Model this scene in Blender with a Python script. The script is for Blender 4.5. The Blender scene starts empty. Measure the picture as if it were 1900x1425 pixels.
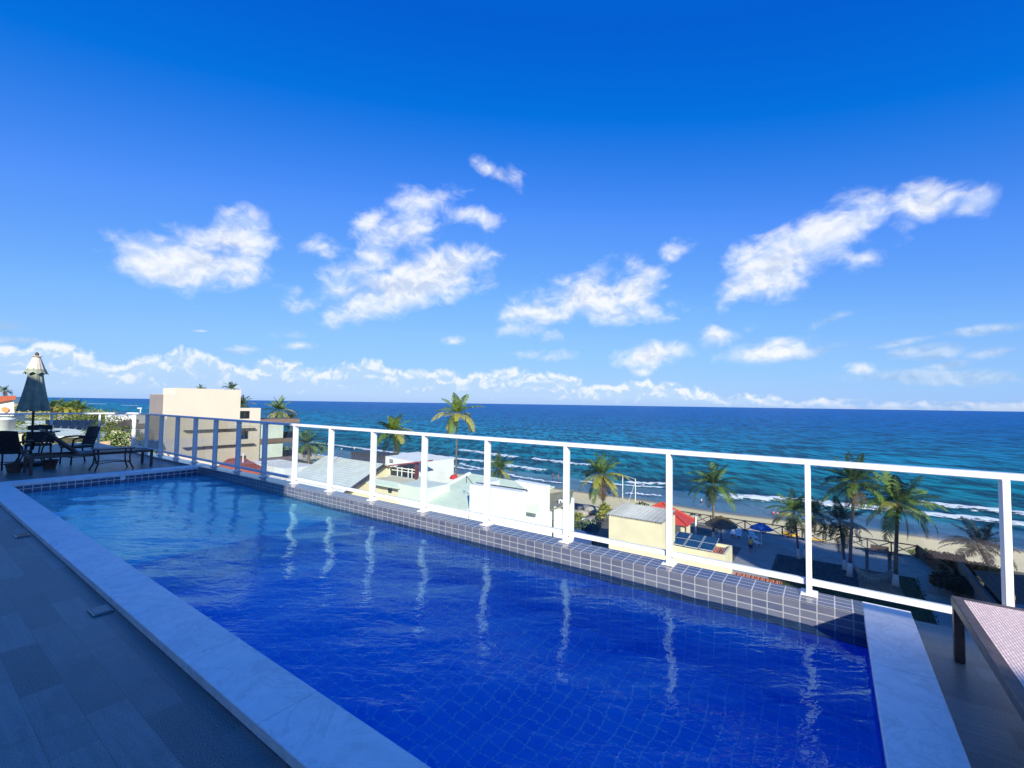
import bpy, bmesh, math, random
from mathutils import Vector, Matrix
random.seed(7)
sc = bpy.context.scene
COL = sc.collection
R = math.radians

# ------------------------------------------------------------------ camera
CAMZ = 1.35263
FPX, YAW, PITCH, ROLL = 834.77, 0.617488, 0.044013, 0.014588
fw = Vector((-math.sin(YAW)*math.cos(PITCH), math.cos(YAW)*math.cos(PITCH), math.sin(PITCH)))
r0 = Vector((math.cos(YAW), math.sin(YAW), 0)); u0 = r0.cross(fw)
rt = r0*math.cos(ROLL)+u0*math.sin(ROLL); up = -r0*math.sin(ROLL)+u0*math.cos(ROLL)
CP = Vector((0, 0, CAMZ))
camd = bpy.data.cameras.new('camera'); cam = bpy.data.objects.new('camera', camd); COL.objects.link(cam)
cam.matrix_world = Matrix([[rt[i], up[i], -fw[i], CP[i]] for i in range(3)]+[[0, 0, 0, 1]])
camd.sensor_width = 36; camd.lens = 36*FPX/1900; camd.clip_start = 0.05; camd.clip_end = 60000
sc.camera = cam
def ray(px, py): return fw + rt*((px-950)/FPX) - up*((py-712.5)/FPX)
def atZ(px, py, z):
    d = ray(px, py); return CP + d*((z-CAMZ)/d.z)
def atY(px, py, y):
    d = ray(px, py); return CP + d*(y/d.y)
def atX(px, py, x):
    d = ray(px, py); return CP + d*(x/d.x)
def atD(px, py, D): return CP + ray(px, py)*D

# ------------------------------------------------------------------ sun, sky
SUN_AZ, SUN_EL = 136.0, 25.0
sund = bpy.data.lights.new('sun', 'SUN'); sund.energy = 5.0; sund.angle = R(0.5); sund.color = (1, .945, .86)
sun = bpy.data.objects.new('sun', sund); COL.objects.link(sun)
sdir = Vector((math.sin(R(SUN_AZ))*math.cos(R(SUN_EL)), math.cos(R(SUN_AZ))*math.cos(R(SUN_EL)), math.sin(R(SUN_EL))))
sun.rotation_euler = (-sdir).to_track_quat('-Z', 'Y').to_euler(); sun.location = sdir*80
sc.view_settings.view_transform = 'Standard'; sc.view_settings.look = 'None'
sc.cycles.diffuse_bounces = 8; sc.cycles.max_bounces = 16; sc.cycles.transmission_bounces = 14; sc.cycles.transparent_max_bounces = 16; sc.cycles.blur_glossy = 0.4
sc.view_settings.exposure = 0.55; sc.view_settings.gamma = 1; sc.view_settings.use_curve_mapping = False

class NT:
    """small helper to write node trees as expressions"""
    def __init__(s, nt): s.nt = nt
    def n(s, typ, **kw):
        nd = s.nt.nodes.new(typ)
        for k, v in kw.items(): setattr(nd, k, v)
        return nd
    def put(s, sock, v):
        if hasattr(v, 'bl_idname') and hasattr(v, 'outputs'): v = v.outputs[0]
        if isinstance(v, bpy.types.NodeSocket): s.nt.links.new(v, sock)
        else: sock.default_value = v
    def m(s, op, a, b=0.0, c=0.0, clamp=False):
        nd = s.n('ShaderNodeMath', operation=op); nd.use_clamp = clamp
        s.put(nd.inputs[0], a); s.put(nd.inputs[1], b); s.put(nd.inputs[2], c)
        return nd.outputs[0]
    def v(s, op, a, b=(0, 0, 0)):
        nd = s.n('ShaderNodeVectorMath', operation=op)
        s.put(nd.inputs[0], a)
        if op == 'SCALE': s.put(nd.inputs['Scale'], b)
        else: s.put(nd.inputs[1], b)
        return nd.outputs['Value'] if op in ('DOT_PRODUCT', 'LENGTH') else nd.outputs[0]
    def mix(s, f, a, b, blend='MIX'):
        nd = s.n('ShaderNodeMix', data_type='RGBA', blend_type=blend)
        s.put(nd.inputs[0], f); s.put(nd.inputs[6], a if not isinstance(a, tuple) else (*a[:3], 1)); s.put(nd.inputs[7], b if not isinstance(b, tuple) else (*b[:3], 1))
        return nd.outputs[2]
    def mr(s, v, a, b, c=0.0, d=1.0, smooth=False):
        nd = s.n('ShaderNodeMapRange'); nd.clamp = True; nd.interpolation_type = 'SMOOTHSTEP' if smooth else 'LINEAR'
        s.put(nd.inputs[0], v); s.put(nd.inputs[1], a); s.put(nd.inputs[2], b); s.put(nd.inputs[3], c); s.put(nd.inputs[4], d)
        return nd.outputs[0]
    def noise(s, vec, scale, detail=4, rough=.55, dist=0.0):
        nd = s.n('ShaderNodeTexNoise'); s.put(nd.inputs['Vector'], vec)
        nd.inputs['Scale'].default_value = scale; nd.inputs['Detail'].default_value = detail
        nd.inputs['Roughness'].default_value = rough; nd.inputs['Distortion'].default_value = dist
        return nd.outputs[0]
    def comb(s, x, y, z):
        nd = s.n('ShaderNodeCombineXYZ'); s.put(nd.inputs[0], x); s.put(nd.inputs[1], y); s.put(nd.inputs[2], z); return nd.outputs[0]
    def sep(s, v):
        nd = s.n('ShaderNodeSeparateXYZ'); s.put(nd.inputs[0], v); return nd.outputs

wd = bpy.data.worlds.new('World'); sc.world = wd; wd.use_nodes = True
W = NT(wd.node_tree); bg = wd.node_tree.nodes['Background']
sk = W.n('ShaderNodeTexSky'); sk.sky_type = 'NISHITA'; sk.sun_disc = False
sk.sun_elevation = R(SUN_EL); sk.sun_rotation = R(SUN_AZ); sk.air_density = 1; sk.dust_density = .3; sk.ozone_density = 4
s01 = W.v('SCALE', sk.outputs[0], .1); sx = W.sep(s01)
EXPO = 1/1.23   # the sky's share of the exposure; see the last scale below
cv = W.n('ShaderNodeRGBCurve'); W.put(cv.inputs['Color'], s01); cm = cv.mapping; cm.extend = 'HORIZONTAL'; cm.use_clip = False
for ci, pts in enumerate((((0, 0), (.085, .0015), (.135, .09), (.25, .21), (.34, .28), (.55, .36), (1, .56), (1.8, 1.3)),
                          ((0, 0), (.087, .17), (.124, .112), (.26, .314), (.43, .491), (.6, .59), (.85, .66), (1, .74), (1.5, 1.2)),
                          ((0, 0), (.18, .80), (.248, .63), (.45, .96), (.7, 1.0), (1, 1.0)))):  # low-end kinks lift the unseen zenith, extra light for the shade
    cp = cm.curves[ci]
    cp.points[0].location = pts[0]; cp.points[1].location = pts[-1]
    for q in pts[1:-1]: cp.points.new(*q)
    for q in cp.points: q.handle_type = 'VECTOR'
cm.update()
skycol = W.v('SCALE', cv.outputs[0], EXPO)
tc = W.n('ShaderNodeTexCoord'); dirv = W.v('NORMALIZE', tc.outputs['Generated'])
# cumulus: each cloud is a few puffs, fixed in the sky by direction
PUFFS = [  # centre px, radii px, tilt deg (anticlockwise in the picture), weight
 (415,445,78,52,20,1.0),(385,490,95,48,5,.95),(270,490,62,44,0,.85),(325,512,100,28,2,.85),(455,450,40,45,0,.8),
 (745,530,150,48,12,1.1),(820,500,80,46,10,1.1),(655,565,80,26,12,.8),(760,430,80,50,10,.75),(690,410,48,20,35,.6),(800,370,52,28,20,.6),(870,400,56,20,-5,.55),(700,480,40,50,0,.7),(640,545,40,30,10,.7),
 (606,455,44,18,8,.62),(548,540,26,26,40,.35),(905,310,42,18,-18,.7),(958,322,36,20,-40,.4),
 (1100,545,110,48,8,1.0),(1180,535,62,46,15,.95),(1010,575,72,34,0,.95),(1110,515,40,34,0,.85),(990,612,48,18,0,.75),(1150,585,90,24,0,.7),
 (1255,468,40,22,10,.55),(1240,560,40,26,20,.32),
 (1440,490,120,50,25,.95),(1540,430,90,42,28,.85),(1380,530,80,34,30,.75),(1600,410,60,36,30,.8),(1720,380,78,46,22,1.0),(1800,385,50,28,10,.75),(1690,420,50,34,35,.7),(1590,490,40,18,10,.3),
 (1205,658,66,26,4,1.0),(1250,650,34,24,0,.9),(1185,690,24,10,0,.5),
 (1425,652,72,24,8,.85),(1445,640,30,20,0,.8),(1330,625,34,18,10,.7),(1385,615,30,12,20,.45),
 (1595,685,36,15,0,.85),
 (455,648,34,9,0,.6),(555,640,34,9,0,.6),(845,632,24,9,0,.5),(975,660,40,10,0,.5),(930,690,26,8,0,.55),(1030,665,40,8,0,.35),
 (375,614,14,2.5,3,.7)]
GREY = [(1690,652,60,12,16,.9),(1840,655,50,10,14,.7),(1735,655,46,14,16,.9),(1670,636,70,8,14,.8),(1830,612,95,10,4,.8),(1760,678,46,9,10,.8),(1740,700,270,15,-2,1.0),(1780,748,180,5,0,.8),(1560,742,60,4,0,.6),(40,632,85,10,0,.8),(15,605,50,12,0,.7),(530,622,50,10,0,.5),(1510,655,75,12,18,.7),(450,652,34,7,0,.6),(555,645,36,7,0,.6),(1550,590,60,8,25,.4)]
acc = None; acc2 = None
for pi_, (px, py, rx, ry, tl, wgt) in enumerate(PUFFS+GREY):
    n0 = ray(px, py); k = 1/n0.length; nn = n0.normalized()
    c_, s_ = math.cos(R(tl)), math.sin(R(tl)); rx *= 1.3; ry *= 1.3
    a = (ray(px+c_*rx, py-s_*rx).normalized()-nn); b = (ray(px-s_*ry, py-c_*ry).normalized()-nn)
    e1 = a/a.length_squared; e2 = b/b.length_squared
    e1 -= nn*e1.dot(nn); e2 -= nn*e2.dot(nn)
    l2 = W.v('LENGTH', W.comb(W.v('DOT_PRODUCT', dirv, tuple(e1)), W.v('DOT_PRODUCT', dirv, tuple(e2)), 0.0))
    mk = W.m('MULTIPLY_ADD', l2, -wgt, wgt)
    if pi_ >= len(PUFFS): acc2 = mk if acc2 is None else W.m('MAXIMUM', acc2, mk); continue
    if acc is None: acc = mk
    else:
        nd = W.n('ShaderNodeMath', operation='SMOOTH_MAX'); W.put(nd.inputs[0], acc); W.put(nd.inputs[1], mk); nd.inputs[2].default_value = .18; acc = nd.outputs[0]
warp = W.n('ShaderNodeTexNoise'); W.put(warp.inputs['Vector'], dirv); warp.inputs['Scale'].default_value = 16; warp.inputs['Detail'].default_value = 5
wdir = W.v('ADD', dirv, W.v('SCALE', W.v('SUBTRACT', warp.outputs['Color'], (.5, .5, .5)), .055))
sq = W.v('MULTIPLY', wdir, (1, 1, 1.5))
def fbm(vec): return W.noise(vec, 11, 9, .56)
n1 = fbm(sq); n2 = fbm(W.v('ADD', sq, (0.007, -0.006, .016)))
dens = W.mr(W.m('MULTIPLY_ADD', W.m('SUBTRACT', n1, .5), 2.1, acc), .05, .84, 0, 1, True)
lit = W.mr(W.m('SUBTRACT', n1, n2), -.10, .11, 0, 1, True)
thick = W.mr(acc, .35, 1.0, 0, .5)
wcol = W.mix(lit, W.mix(W.mr(acc, .3, .9, 0, 1, True), (.56, .67, .88), (.50, .58, .74)), (.82, .83, .84))
# low bank of cumulus along the horizon
dz = W.sep(dirv)[2]
band = W.v('MULTIPLY', wdir, (1, 1, 1.25))
lown = W.n('ShaderNodeTexNoise'); W.put(lown.inputs['Vector'], W.v('MULTIPLY', dirv, (1, 1, .15))); lown.inputs['Scale'].default_value = 11; lown.inputs['Detail'].default_value = 5
# height of the bank's top: higher to the left, gone to the right
ln = atD(60, 700, 1) - CP; lft = W.v('DOT_PRODUCT', dirv, tuple(ln.normalized()))
rgt = W.v('DOT_PRODUCT', dirv, tuple(ray(1900, 745).normalized()))
topz = W.m('ADD', W.mr(lft, .25, .95, .046, .080), W.m('MULTIPLY', W.m('SUBTRACT', lown.outputs[0], .5), .10))
topz = W.m('MULTIPLY', topz, W.mr(rgt, .86, .99, 1, .25))
bn = W.noise(band, 32, 7, .52); bn2 = W.noise(W.v('ADD', band, (.004, -.004, .010)), 32, 7, .52)
bm = W.m('DIVIDE', W.m('SUBTRACT', topz, dz), .017)
bd = W.mr(W.m('MULTIPLY_ADD', W.m('SUBTRACT', bn, .5), 2.4, bm), -.05, .75, 0, 1, True)
bd = W.m('MULTIPLY', W.m('MULTIPLY', bd, W.mr(dz, .002, .016, .25, .86)), W.mr(bm, .6, 3.0, 1, .6))
blit = W.mr(W.m('ADD', W.m('SUBTRACT', bn, bn2), W.m('MULTIPLY', W.m('SUBTRACT', 1.5, bm), .075)), -.05, .15, 0, 1, True)
bcol = W.mix(blit, (.44, .60, .80), (.80, .82, .85))
gd = W.mr(W.m('MULTIPLY_ADD', W.m('SUBTRACT', n1, .5), 1.6, acc2), .05, .75, 0, 1, True)
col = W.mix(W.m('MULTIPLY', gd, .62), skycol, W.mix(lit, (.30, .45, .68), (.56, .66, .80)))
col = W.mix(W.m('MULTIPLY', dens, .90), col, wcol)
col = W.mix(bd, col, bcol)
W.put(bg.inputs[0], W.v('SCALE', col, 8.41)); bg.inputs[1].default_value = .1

# ------------------------------------------------------------------ mesh helpers
class MB:
    def __init__(s): s.v = []; s.f = []; s.mi = []; s.cur = 0
    def add(s, vs, fs):
        o = len(s.v); s.v += [Vector(p) for p in vs]
        for f in fs: s.f.append([o+i for i in f]); s.mi.append(s.cur)
        return s
    def quad(s, a, b, c, d): return s.add([a, b, c, d], [(0, 1, 2, 3)])
    def box(s, x0, x1, y0, y1, z0, z1, bev=0):
        if bev:
            bm = bmesh.new(); bmesh.ops.create_cube(bm, size=1)
            for q in bm.verts: q.co = Vector((x0+(q.co.x+.5)*(x1-x0), y0+(q.co.y+.5)*(y1-y0), z0+(q.co.z+.5)*(z1-z0)))
            bmesh.ops.bevel(bm, geom=bm.edges[:], offset=bev, segments=1, affect='EDGES')
            s.frombm(bm); return s
        return s.add([(x0,y0,z0),(x1,y0,z0),(x1,y1,z0),(x0,y1,z0),(x0,y0,z1),(x1,y0,z1),(x1,y1,z1),(x0,y1,z1)],
                     [(3,2,1,0),(4,5,6,7),(0,1,5,4),(1,2,6,5),(2,3,7,6),(3,0,4,7)])
    def frombm(s, bm):
        bm.verts.index_update(); s.add([q.co.copy() for q in bm.verts], [[q.index for q in f.verts] for f in bm.faces]); bm.free(); return s
    def slab(s, a, b, c, d, t):   # four corners anticlockwise seen from above, thickness t downwards
        dn = Vector((0, 0, -t)); a, b, c, d = map(Vector, (a, b, c, d))
        return s.add([a+dn, b+dn, c+dn, d+dn, a, b, c, d], [(3,2,1,0),(4,5,6,7),(0,1,5,4),(1,2,6,5),(2,3,7,6),(3,0,4,7)])
    def prism(s, pts, off):       # polygon pts extruded by off
        pts = [Vector(p) for p in pts]; off = Vector(off); n = len(pts)
        return s.add(pts+[p+off for p in pts], [list(range(n))[::-1], list(range(n, 2*n))]+[(i, (i+1) % n, n+(i+1) % n, n+i) for i in range(n)])
    def tube(s, pts, rad, n=8, cap=True):
        pts = [Vector(p) for p in pts]; rad = rad if isinstance(rad, (list, tuple)) else [rad]*len(pts)
        rings = []; prev = None
        for i, p in enumerate(pts):
            d = (pts[min(i+1, len(pts)-1)]-pts[max(i-1, 0)]).normalized()
            a = prev if prev else (Vector((1, 0, 0)) if abs(d.x) < .8 else Vector((0, 1, 0)))
            e1 = (a-d*a.dot(d)).normalized(); e2 = d.cross(e1); prev = e1
            rings.append([p+(e1*math.cos(2*math.pi*k/n)+e2*math.sin(2*math.pi*k/n))*rad[i] for k in range(n)])
        vs = [q for r in rings for q in r]; fs = []
        for i in range(len(pts)-1):
            for k in range(n): fs.append((i*n+k, i*n+(k+1) % n, (i+1)*n+(k+1) % n, (i+1)*n+k))
        if cap: fs += [list(range(n))[::-1], [(len(pts)-1)*n+k for k in range(n)]]
        return s.add(vs, fs)
    def bar(s, a, b, w, h=None):  # rectangular bar from a to b
        a, b = Vector(a), Vector(b); h = h or w; d = (b-a).normalized()
        e1 = d.cross(Vector((0, 0, 1))); e1 = e1.normalized() if e1.length > .01 else Vector((1, 0, 0)); e2 = e1.cross(d)
        vs = [p+e1*x*w/2+e2*y*h/2 for p in (a, b) for x, y in ((-1,-1),(1,-1),(1,1),(-1,1))]
        return s.add(vs, [(0,1,2,3),(7,6,5,4),(0,4,5,1),(1,5,6,2),(2,6,7,3),(3,7,4,0)])
    def lathe(s, prof, c=(0, 0, 0), n=20):
        c = Vector(c); vs = [c+Vector((r*math.cos(2*math.pi*k/n), r*math.sin(2*math.pi*k/n), z)) for r, z in prof for k in range(n)]
        fs = [(i*n+k, i*n+(k+1) % n, (i+1)*n+(k+1) % n, (i+1)*n+k) for i in range(len(prof)-1) for k in range(n)]
        return s.add(vs, fs)
    def build(s, name, mats, parent=None, smooth=False, fix=True):
        me = bpy.data.meshes.new(name)
        off = parent.matrix_world.translation.copy() if parent else Vector()
        if parent and parent.get('_w'): off = Vector(parent['_w'])
        me.from_pydata([tuple(p-off) for p in s.v], [], s.f)
        mats = mats if isinstance(mats, (list, tuple)) else [mats]
        for m_ in mats: me.materials.append(m_)
        if len(mats) > 1: me.polygons.foreach_set('material_index', s.mi)
        if fix:
            bm = bmesh.new(); bm.from_mesh(me); bmesh.ops.recalc_face_normals(bm, faces=bm.faces[:]); bm.to_mesh(me); bm.free()
        if smooth: me.polygons.foreach_set('use_smooth', [True]*len(me.polygons))
        me.update(); o = bpy.data.objects.new(name, me); COL.objects.link(o)
        if parent: o.parent = parent; o['_w'] = tuple(off)
        return o

def tag(o, label=None, cat=None, group=None, kind=None):
    if label: o['label'] = label
    if cat: o['category'] = cat
    if group: o['group'] = group
    if kind: o['kind'] = kind
    return o
def thing(name, loc, label, cat, group=None):
    o = bpy.data.objects.new(name, None); COL.objects.link(o); o.location = loc; o['_w'] = tuple(loc)
    o.empty_display_size = .2
    return tag(o, label, cat, group)
def struct(name, mb, mat, **k):
    o = mb.build(name, mat, **k); o['kind'] = 'structure'; return o
def copy_tree(o, loc, rz=None, label=None):
    def rec(s, par):
        c = s.copy(); COL.objects.link(c)
        if par: c.parent = par
        for ch in s.children: rec(ch, c)
        return c
    c = rec(o, None); c.location = loc
    if rz is not None: c.rotation_euler = (0, 0, rz)
    if label: c['label'] = label
    return c

# ------------------------------------------------------------------ materials
def pm(name, col, rough=.6, var=.12, nscale=6, bump=.0, bscale=60, metal=0.0, spec=.5, col2=None, coord='Object'):
    m = bpy.data.materials.new(name); m.use_nodes = True; T = NT(m.node_tree); b = m.node_tree.nodes['Principled BSDF']
    tcn = T.n('ShaderNodeTexCoord'); v = tcn.outputs[coord]
    nz = T.noise(v, nscale, 5, .6)
    c2 = col2 or tuple(max(0, x*(1-2.2*var)) for x in col); c1 = col if col2 else tuple(min(1, x*(1+var)) for x in col)
    T.put(b.inputs['Base Color'], T.mix(T.mr(nz, .3, .7), c2, c1))
    b.inputs['Roughness'].default_value = rough; b.inputs['Metallic'].default_value = metal
    b.inputs['Specular IOR Level'].default_value = spec
    if bump:
        bp = T.n('ShaderNodeBump'); bp.inputs['Strength'].default_value = bump; bp.inputs['Distance'].default_value = .02
        T.put(bp.inputs['Height'], T.noise(v, bscale, 4, .6)); T.put(b.inputs['Normal'], bp)
    return m
def brickmat(name, c1, c2, mortar, w, h, msize=.004, offset=0.0, rough=.3, axes='xy', coat=0, grain=0, bump=.35, noisef=0.0, spec=.5, vary=None):
    """tiles laid out in metres on the plane given by axes"""
    m = bpy.data.materials.new(name); m.use_nodes = True; T = NT(m.node_tree); b = m.node_tree.nodes['Principled BSDF']
    g = T.n('ShaderNodeNewGeometry'); s = T.sep(g.outputs['Position'])
    ax = {'x': s[0], 'y': s[1], 'z': s[2]}
    v = T.comb(ax[axes[0]], ax[axes[1]], 0.0)
    br = T.n('ShaderNodeTexBrick'); br.offset = offset; br.squash = 1
    T.put(br.inputs['Vector'], v); br.inputs['Color1'].default_value = (*c1, 1); br.inputs['Color2'].default_value = (*c2, 1); br.inputs['Mortar'].default_value = (*mortar, 1)
    br.inputs['Scale'].default_value = 1; br.inputs['Brick Width'].default_value = w; br.inputs['Row Height'].default_value = h
    br.inputs['Mortar Size'].default_value = msize; br.inputs['Mortar Smooth'].default_value = .15; br.inputs['Bias'].default_value = 0
    colr = br.outputs['Color']
    if grain:
        gv = T.comb(T.m('MULTIPLY', ax[axes[0]], 1.5), T.m('MULTIPLY', ax[axes[1]], 22.0), 0.0)
        colr = T.mix(T.mr(T.noise(gv, 1.6, 6, .65, .4), .25, .75, 0, grain), colr, tuple(x*.40 for x in c1))
        colr = T.mix(T.mr(T.noise(v, 170, 3, .7), .42, .68, 0, .5), colr, tuple(min(1, x*1.9) for x in c1))
        colr = T.mix(T.mr(T.noise(v, 2.2, 6, .7, .8), .50, .72, 0, .4), colr, tuple(x*.30 for x in c1))
    if noisef:
        colr = T.mix(T.mr(T.noise(v, 9, 5, .65), .3, .75, 0, noisef), colr, tuple(min(1, x*2.4) for x in c1))
    T.put(b.inputs['Base Color'], colr); b.inputs['Roughness'].default_value = rough; b.inputs['Specular IOR Level'].default_value = spec
    b.inputs['Coat Weight'].default_value = coat; b.inputs['Coat Roughness'].default_value = .08
    bp = T.n('ShaderNodeBump'); bp.inputs['Strength'].default_value = bump; bp.inputs['Distance'].default_value = .004
    h_ = T.m('MULTIPLY', br.outputs['Fac'], -1.0)
    h_ = T.m('MULTIPLY_ADD', T.noise(v, 30, 3, .5), .5, h_)
    T.put(bp.inputs['Height'], h_); T.put(b.inputs['Normal'], bp)
    return m
def glassmat(name, tint, refl=1.0):
    m = bpy.data.materials.new(name); m.use_nodes = True; nt = m.node_tree; T = NT(nt); nt.nodes.remove(nt.nodes['Principled BSDF'])
    tr = T.n('ShaderNodeBsdfTransparent'); tr.inputs[0].default_value = (*tint, 1)
    gl = T.n('ShaderNodeBsdfGlossy'); gl.inputs['Roughness'].default_value = .015
    fr = T.n('ShaderNodeFresnel'); fr.inputs[0].default_value = 1.5
    mx = T.n('ShaderNodeMixShader'); T.put(mx.inputs[0], T.m('MULTIPLY', T.m('MINIMUM', T.m('MULTIPLY', fr, refl), .75), T.m('SUBTRACT', 1.0, T.n('ShaderNodeNewGeometry').outputs['Backfacing']))); nt.links.new(tr.outputs[0], mx.inputs[1]); nt.links.new(gl.outputs[0], mx.inputs[2])
    nt.links.new(mx.outputs[0], nt.nodes['Material Output'].inputs[0])
    return m
M = {}
M['white_paint'] = pm('white_paint', (.80, .80, .79), .35, .02, 3)
M['glass'] = glassmat('tinted_glass', (.950, .985, .962), 3.0)
M['clear_glass'] = glassmat('clear_glass', (.93, .97, .96))
M['dark_glass'] = pm('dark_glass', (.015, .022, .024), .06, .3, 2)
M['marble'] = None
M['wicker_dark'] = pm('wicker_dark', (.022, .018, .017), .55, .3, 40, .5, 140)
M['iron'] = pm('iron', (.02, .019, .02), .45, .2, 20)
M['green_cloth'] = pm('green_cloth', (.27, .31, .225), .85, .15, 8, .2, 200)
M['cream_cloth'] = pm('cream_cloth', (.62, .55, .42), .85, .06, 8, .2, 200)
M['trunk'] = pm('palm_bark', (.17, .135, .10), .9, .3, 7, .6, 25)
M['limewash'] = pm('limewash', (.66, .66, .62), .85, .1, 5)
M['wood'] = pm('dark_wood', (.085, .052, .032), .7, .3, 9, .3, 50)
M['tile_red'] = None

def marble():
    m = bpy.data.materials.new('coping_marble'); m.use_nodes = True; T = NT(m.node_tree); b = m.node_tree.nodes['Principled BSDF']
    g = T.n('ShaderNodeNewGeometry'); P = g.outputs['Position']
    n1 = T.noise(P, 3.0, 8, .68, 1.2); n2 = T.noise(P, 14, 5, .6)
    vein = T.mr(T.m('ABSOLUTE', T.m('SUBTRACT', n1, .5)), 0, .035, 1, 0, True)
    c = T.mix(T.mr(n2, .3, .7), (.70, .74, .74), (.84, .86, .85))
    c = T.mix(T.m('MULTIPLY', vein, .30), c, (.34, .39, .41))
    st = T.noise(P, 1.7, 7, .7, .6); c = T.mix(T.mr(st, .56, .70, 0, .40), c, (.50, .55, .55)); c = T.mix(T.mr(T.noise(P, 120, 3, .7), .5, .75, 0, .35), c, (.45, .49, .50))
    T.put(b.inputs['Base Color'], c); T.put(b.inputs['Roughness'], T.mr(st, .3, .7, .30, .55))
    bp = T.n('ShaderNodeBump'); bp.inputs['Strength'].default_value = .12; bp.inputs['Distance'].default_value = .004
    T.put(bp.inputs['Height'], n2); T.put(b.inputs['Normal'], bp)
    return m
M['marble'] = marble()
DK1, DK2 = (.20, .235, .23), (.020, .034, .040)
M['deck'] = brickmat('deck_planks', DK1, DK2, (.035, .045, .05), .62, .148, .0018, .37, .40, 'xy', grain=.8, bump=.3)
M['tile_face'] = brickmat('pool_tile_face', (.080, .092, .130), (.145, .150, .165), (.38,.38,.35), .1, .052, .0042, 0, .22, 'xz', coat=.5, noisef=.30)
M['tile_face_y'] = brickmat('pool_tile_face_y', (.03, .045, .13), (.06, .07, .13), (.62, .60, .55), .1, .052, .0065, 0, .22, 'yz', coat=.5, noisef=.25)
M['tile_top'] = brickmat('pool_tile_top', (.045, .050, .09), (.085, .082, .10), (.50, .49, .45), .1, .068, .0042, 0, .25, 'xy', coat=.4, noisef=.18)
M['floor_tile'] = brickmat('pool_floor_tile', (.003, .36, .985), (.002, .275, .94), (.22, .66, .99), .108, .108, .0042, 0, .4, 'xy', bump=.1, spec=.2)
M['sky_tint_tile'] = brickmat('pool_sky_tint_tile', (.24, .86, .94), (.21, .80, .90), (.50, .90, .95), .108, .108, .0046, 0, .4, 'xy', bump=.1, spec=.2)
M['floor_tile_x'] = brickmat('pool_side_tile_x', (.003, .36, .985), (.002, .275, .94), (.22, .66, .99), .108, .108, .0042, 0, .4, 'xz', bump=.1, spec=.2)
M['floor_tile_y'] = brickmat('pool_side_tile_y', (.003, .36, .985), (.002, .275, .94), (.22, .66, .99), .108, .108, .0042, 0, .4, 'yz', bump=.1, spec=.2)

# ------------------------------------------------------------------ terrace and pool
XA, XB, YC, YD, XF, XG = .156, .415, 1.251, .977, -10.42, -10.74
YP, YR, PARB = 3.802, 3.985, 4.115
WZ, FZ, DZ = -.147, -1.35, -.05
RAILEND = -15.15
mb = MB()
mb.box(-19, 16, -11, YD, DZ-.3, DZ); mb.box(-19, XG, YD, 4.06, DZ-.3, DZ); mb.box(XB, 6, YD, 4.07, DZ-.3, DZ)
struct('deck', mb, M['deck'])
mb = MB()
def slabs(x0, x1, y0, y1, along, n):
    for i in range(n):
        if along == 'x': mb.box(x0+(x1-x0)*i/n+.0008, x0+(x1-x0)*(i+1)/n-.0018, y0, y1, -.049, 0, .003)
        else: mb.box(x0, x1, y0+(y1-y0)*i/n+.0008, y0+(y1-y0)*(i+1)/n-.0008, -.049, 0, .003)
slabs(XG, XB, YD, YC, 'x', 14)
slabs(XG, XF, YC+.0005, 4.054, 'y', 4); slabs(XA, XB, YC+.0005, 4.075, 'y', 3)
struct('pool_coping', mb, M['marble'])
# walls of the basin below the coping, recessed 1 cm so the stone overhangs
mb = MB(); mb.cur = 0
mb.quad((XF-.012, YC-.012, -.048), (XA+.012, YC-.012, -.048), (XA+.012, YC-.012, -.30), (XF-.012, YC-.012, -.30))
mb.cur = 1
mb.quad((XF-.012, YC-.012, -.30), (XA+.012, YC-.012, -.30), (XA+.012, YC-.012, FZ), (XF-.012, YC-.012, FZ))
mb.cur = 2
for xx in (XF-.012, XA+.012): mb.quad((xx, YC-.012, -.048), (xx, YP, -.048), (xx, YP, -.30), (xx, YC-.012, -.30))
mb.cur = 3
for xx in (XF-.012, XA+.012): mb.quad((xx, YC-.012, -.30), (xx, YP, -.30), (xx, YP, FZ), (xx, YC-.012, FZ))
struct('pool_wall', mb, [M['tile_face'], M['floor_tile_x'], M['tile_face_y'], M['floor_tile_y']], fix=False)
SHX = -5.35    # far floor raised and painted lighter, standing in for reflected sky
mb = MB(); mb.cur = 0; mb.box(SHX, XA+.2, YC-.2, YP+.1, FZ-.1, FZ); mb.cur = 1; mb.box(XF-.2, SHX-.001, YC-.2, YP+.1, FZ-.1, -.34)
struct('pool_floor', mb, [M['floor_tile'], M['sky_tint_tile']])
# parapet with tiled face and top
par = thing('parapet_wall', (-5, YP, 0), 'low pool edge wall of small grey and blue tiles under the white railing', 'wall')
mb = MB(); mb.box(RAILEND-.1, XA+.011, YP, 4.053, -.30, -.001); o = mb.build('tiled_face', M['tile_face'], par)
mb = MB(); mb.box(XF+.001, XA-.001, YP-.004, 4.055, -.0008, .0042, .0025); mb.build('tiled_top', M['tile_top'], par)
mb = MB(); mb.box(XF-.012, XA+.011, YP+.001, YP+.05, FZ, -.301); mb.build('submerged_face', M['floor_tile_x'], par)
mb = MB(); mb.box(RAILEND-.1, 6, YP+.2, 4.05, -1.0, -.302); mb.build('ledge', pm('ledge_render', (.62, .58, .5), .8), par)

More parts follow.
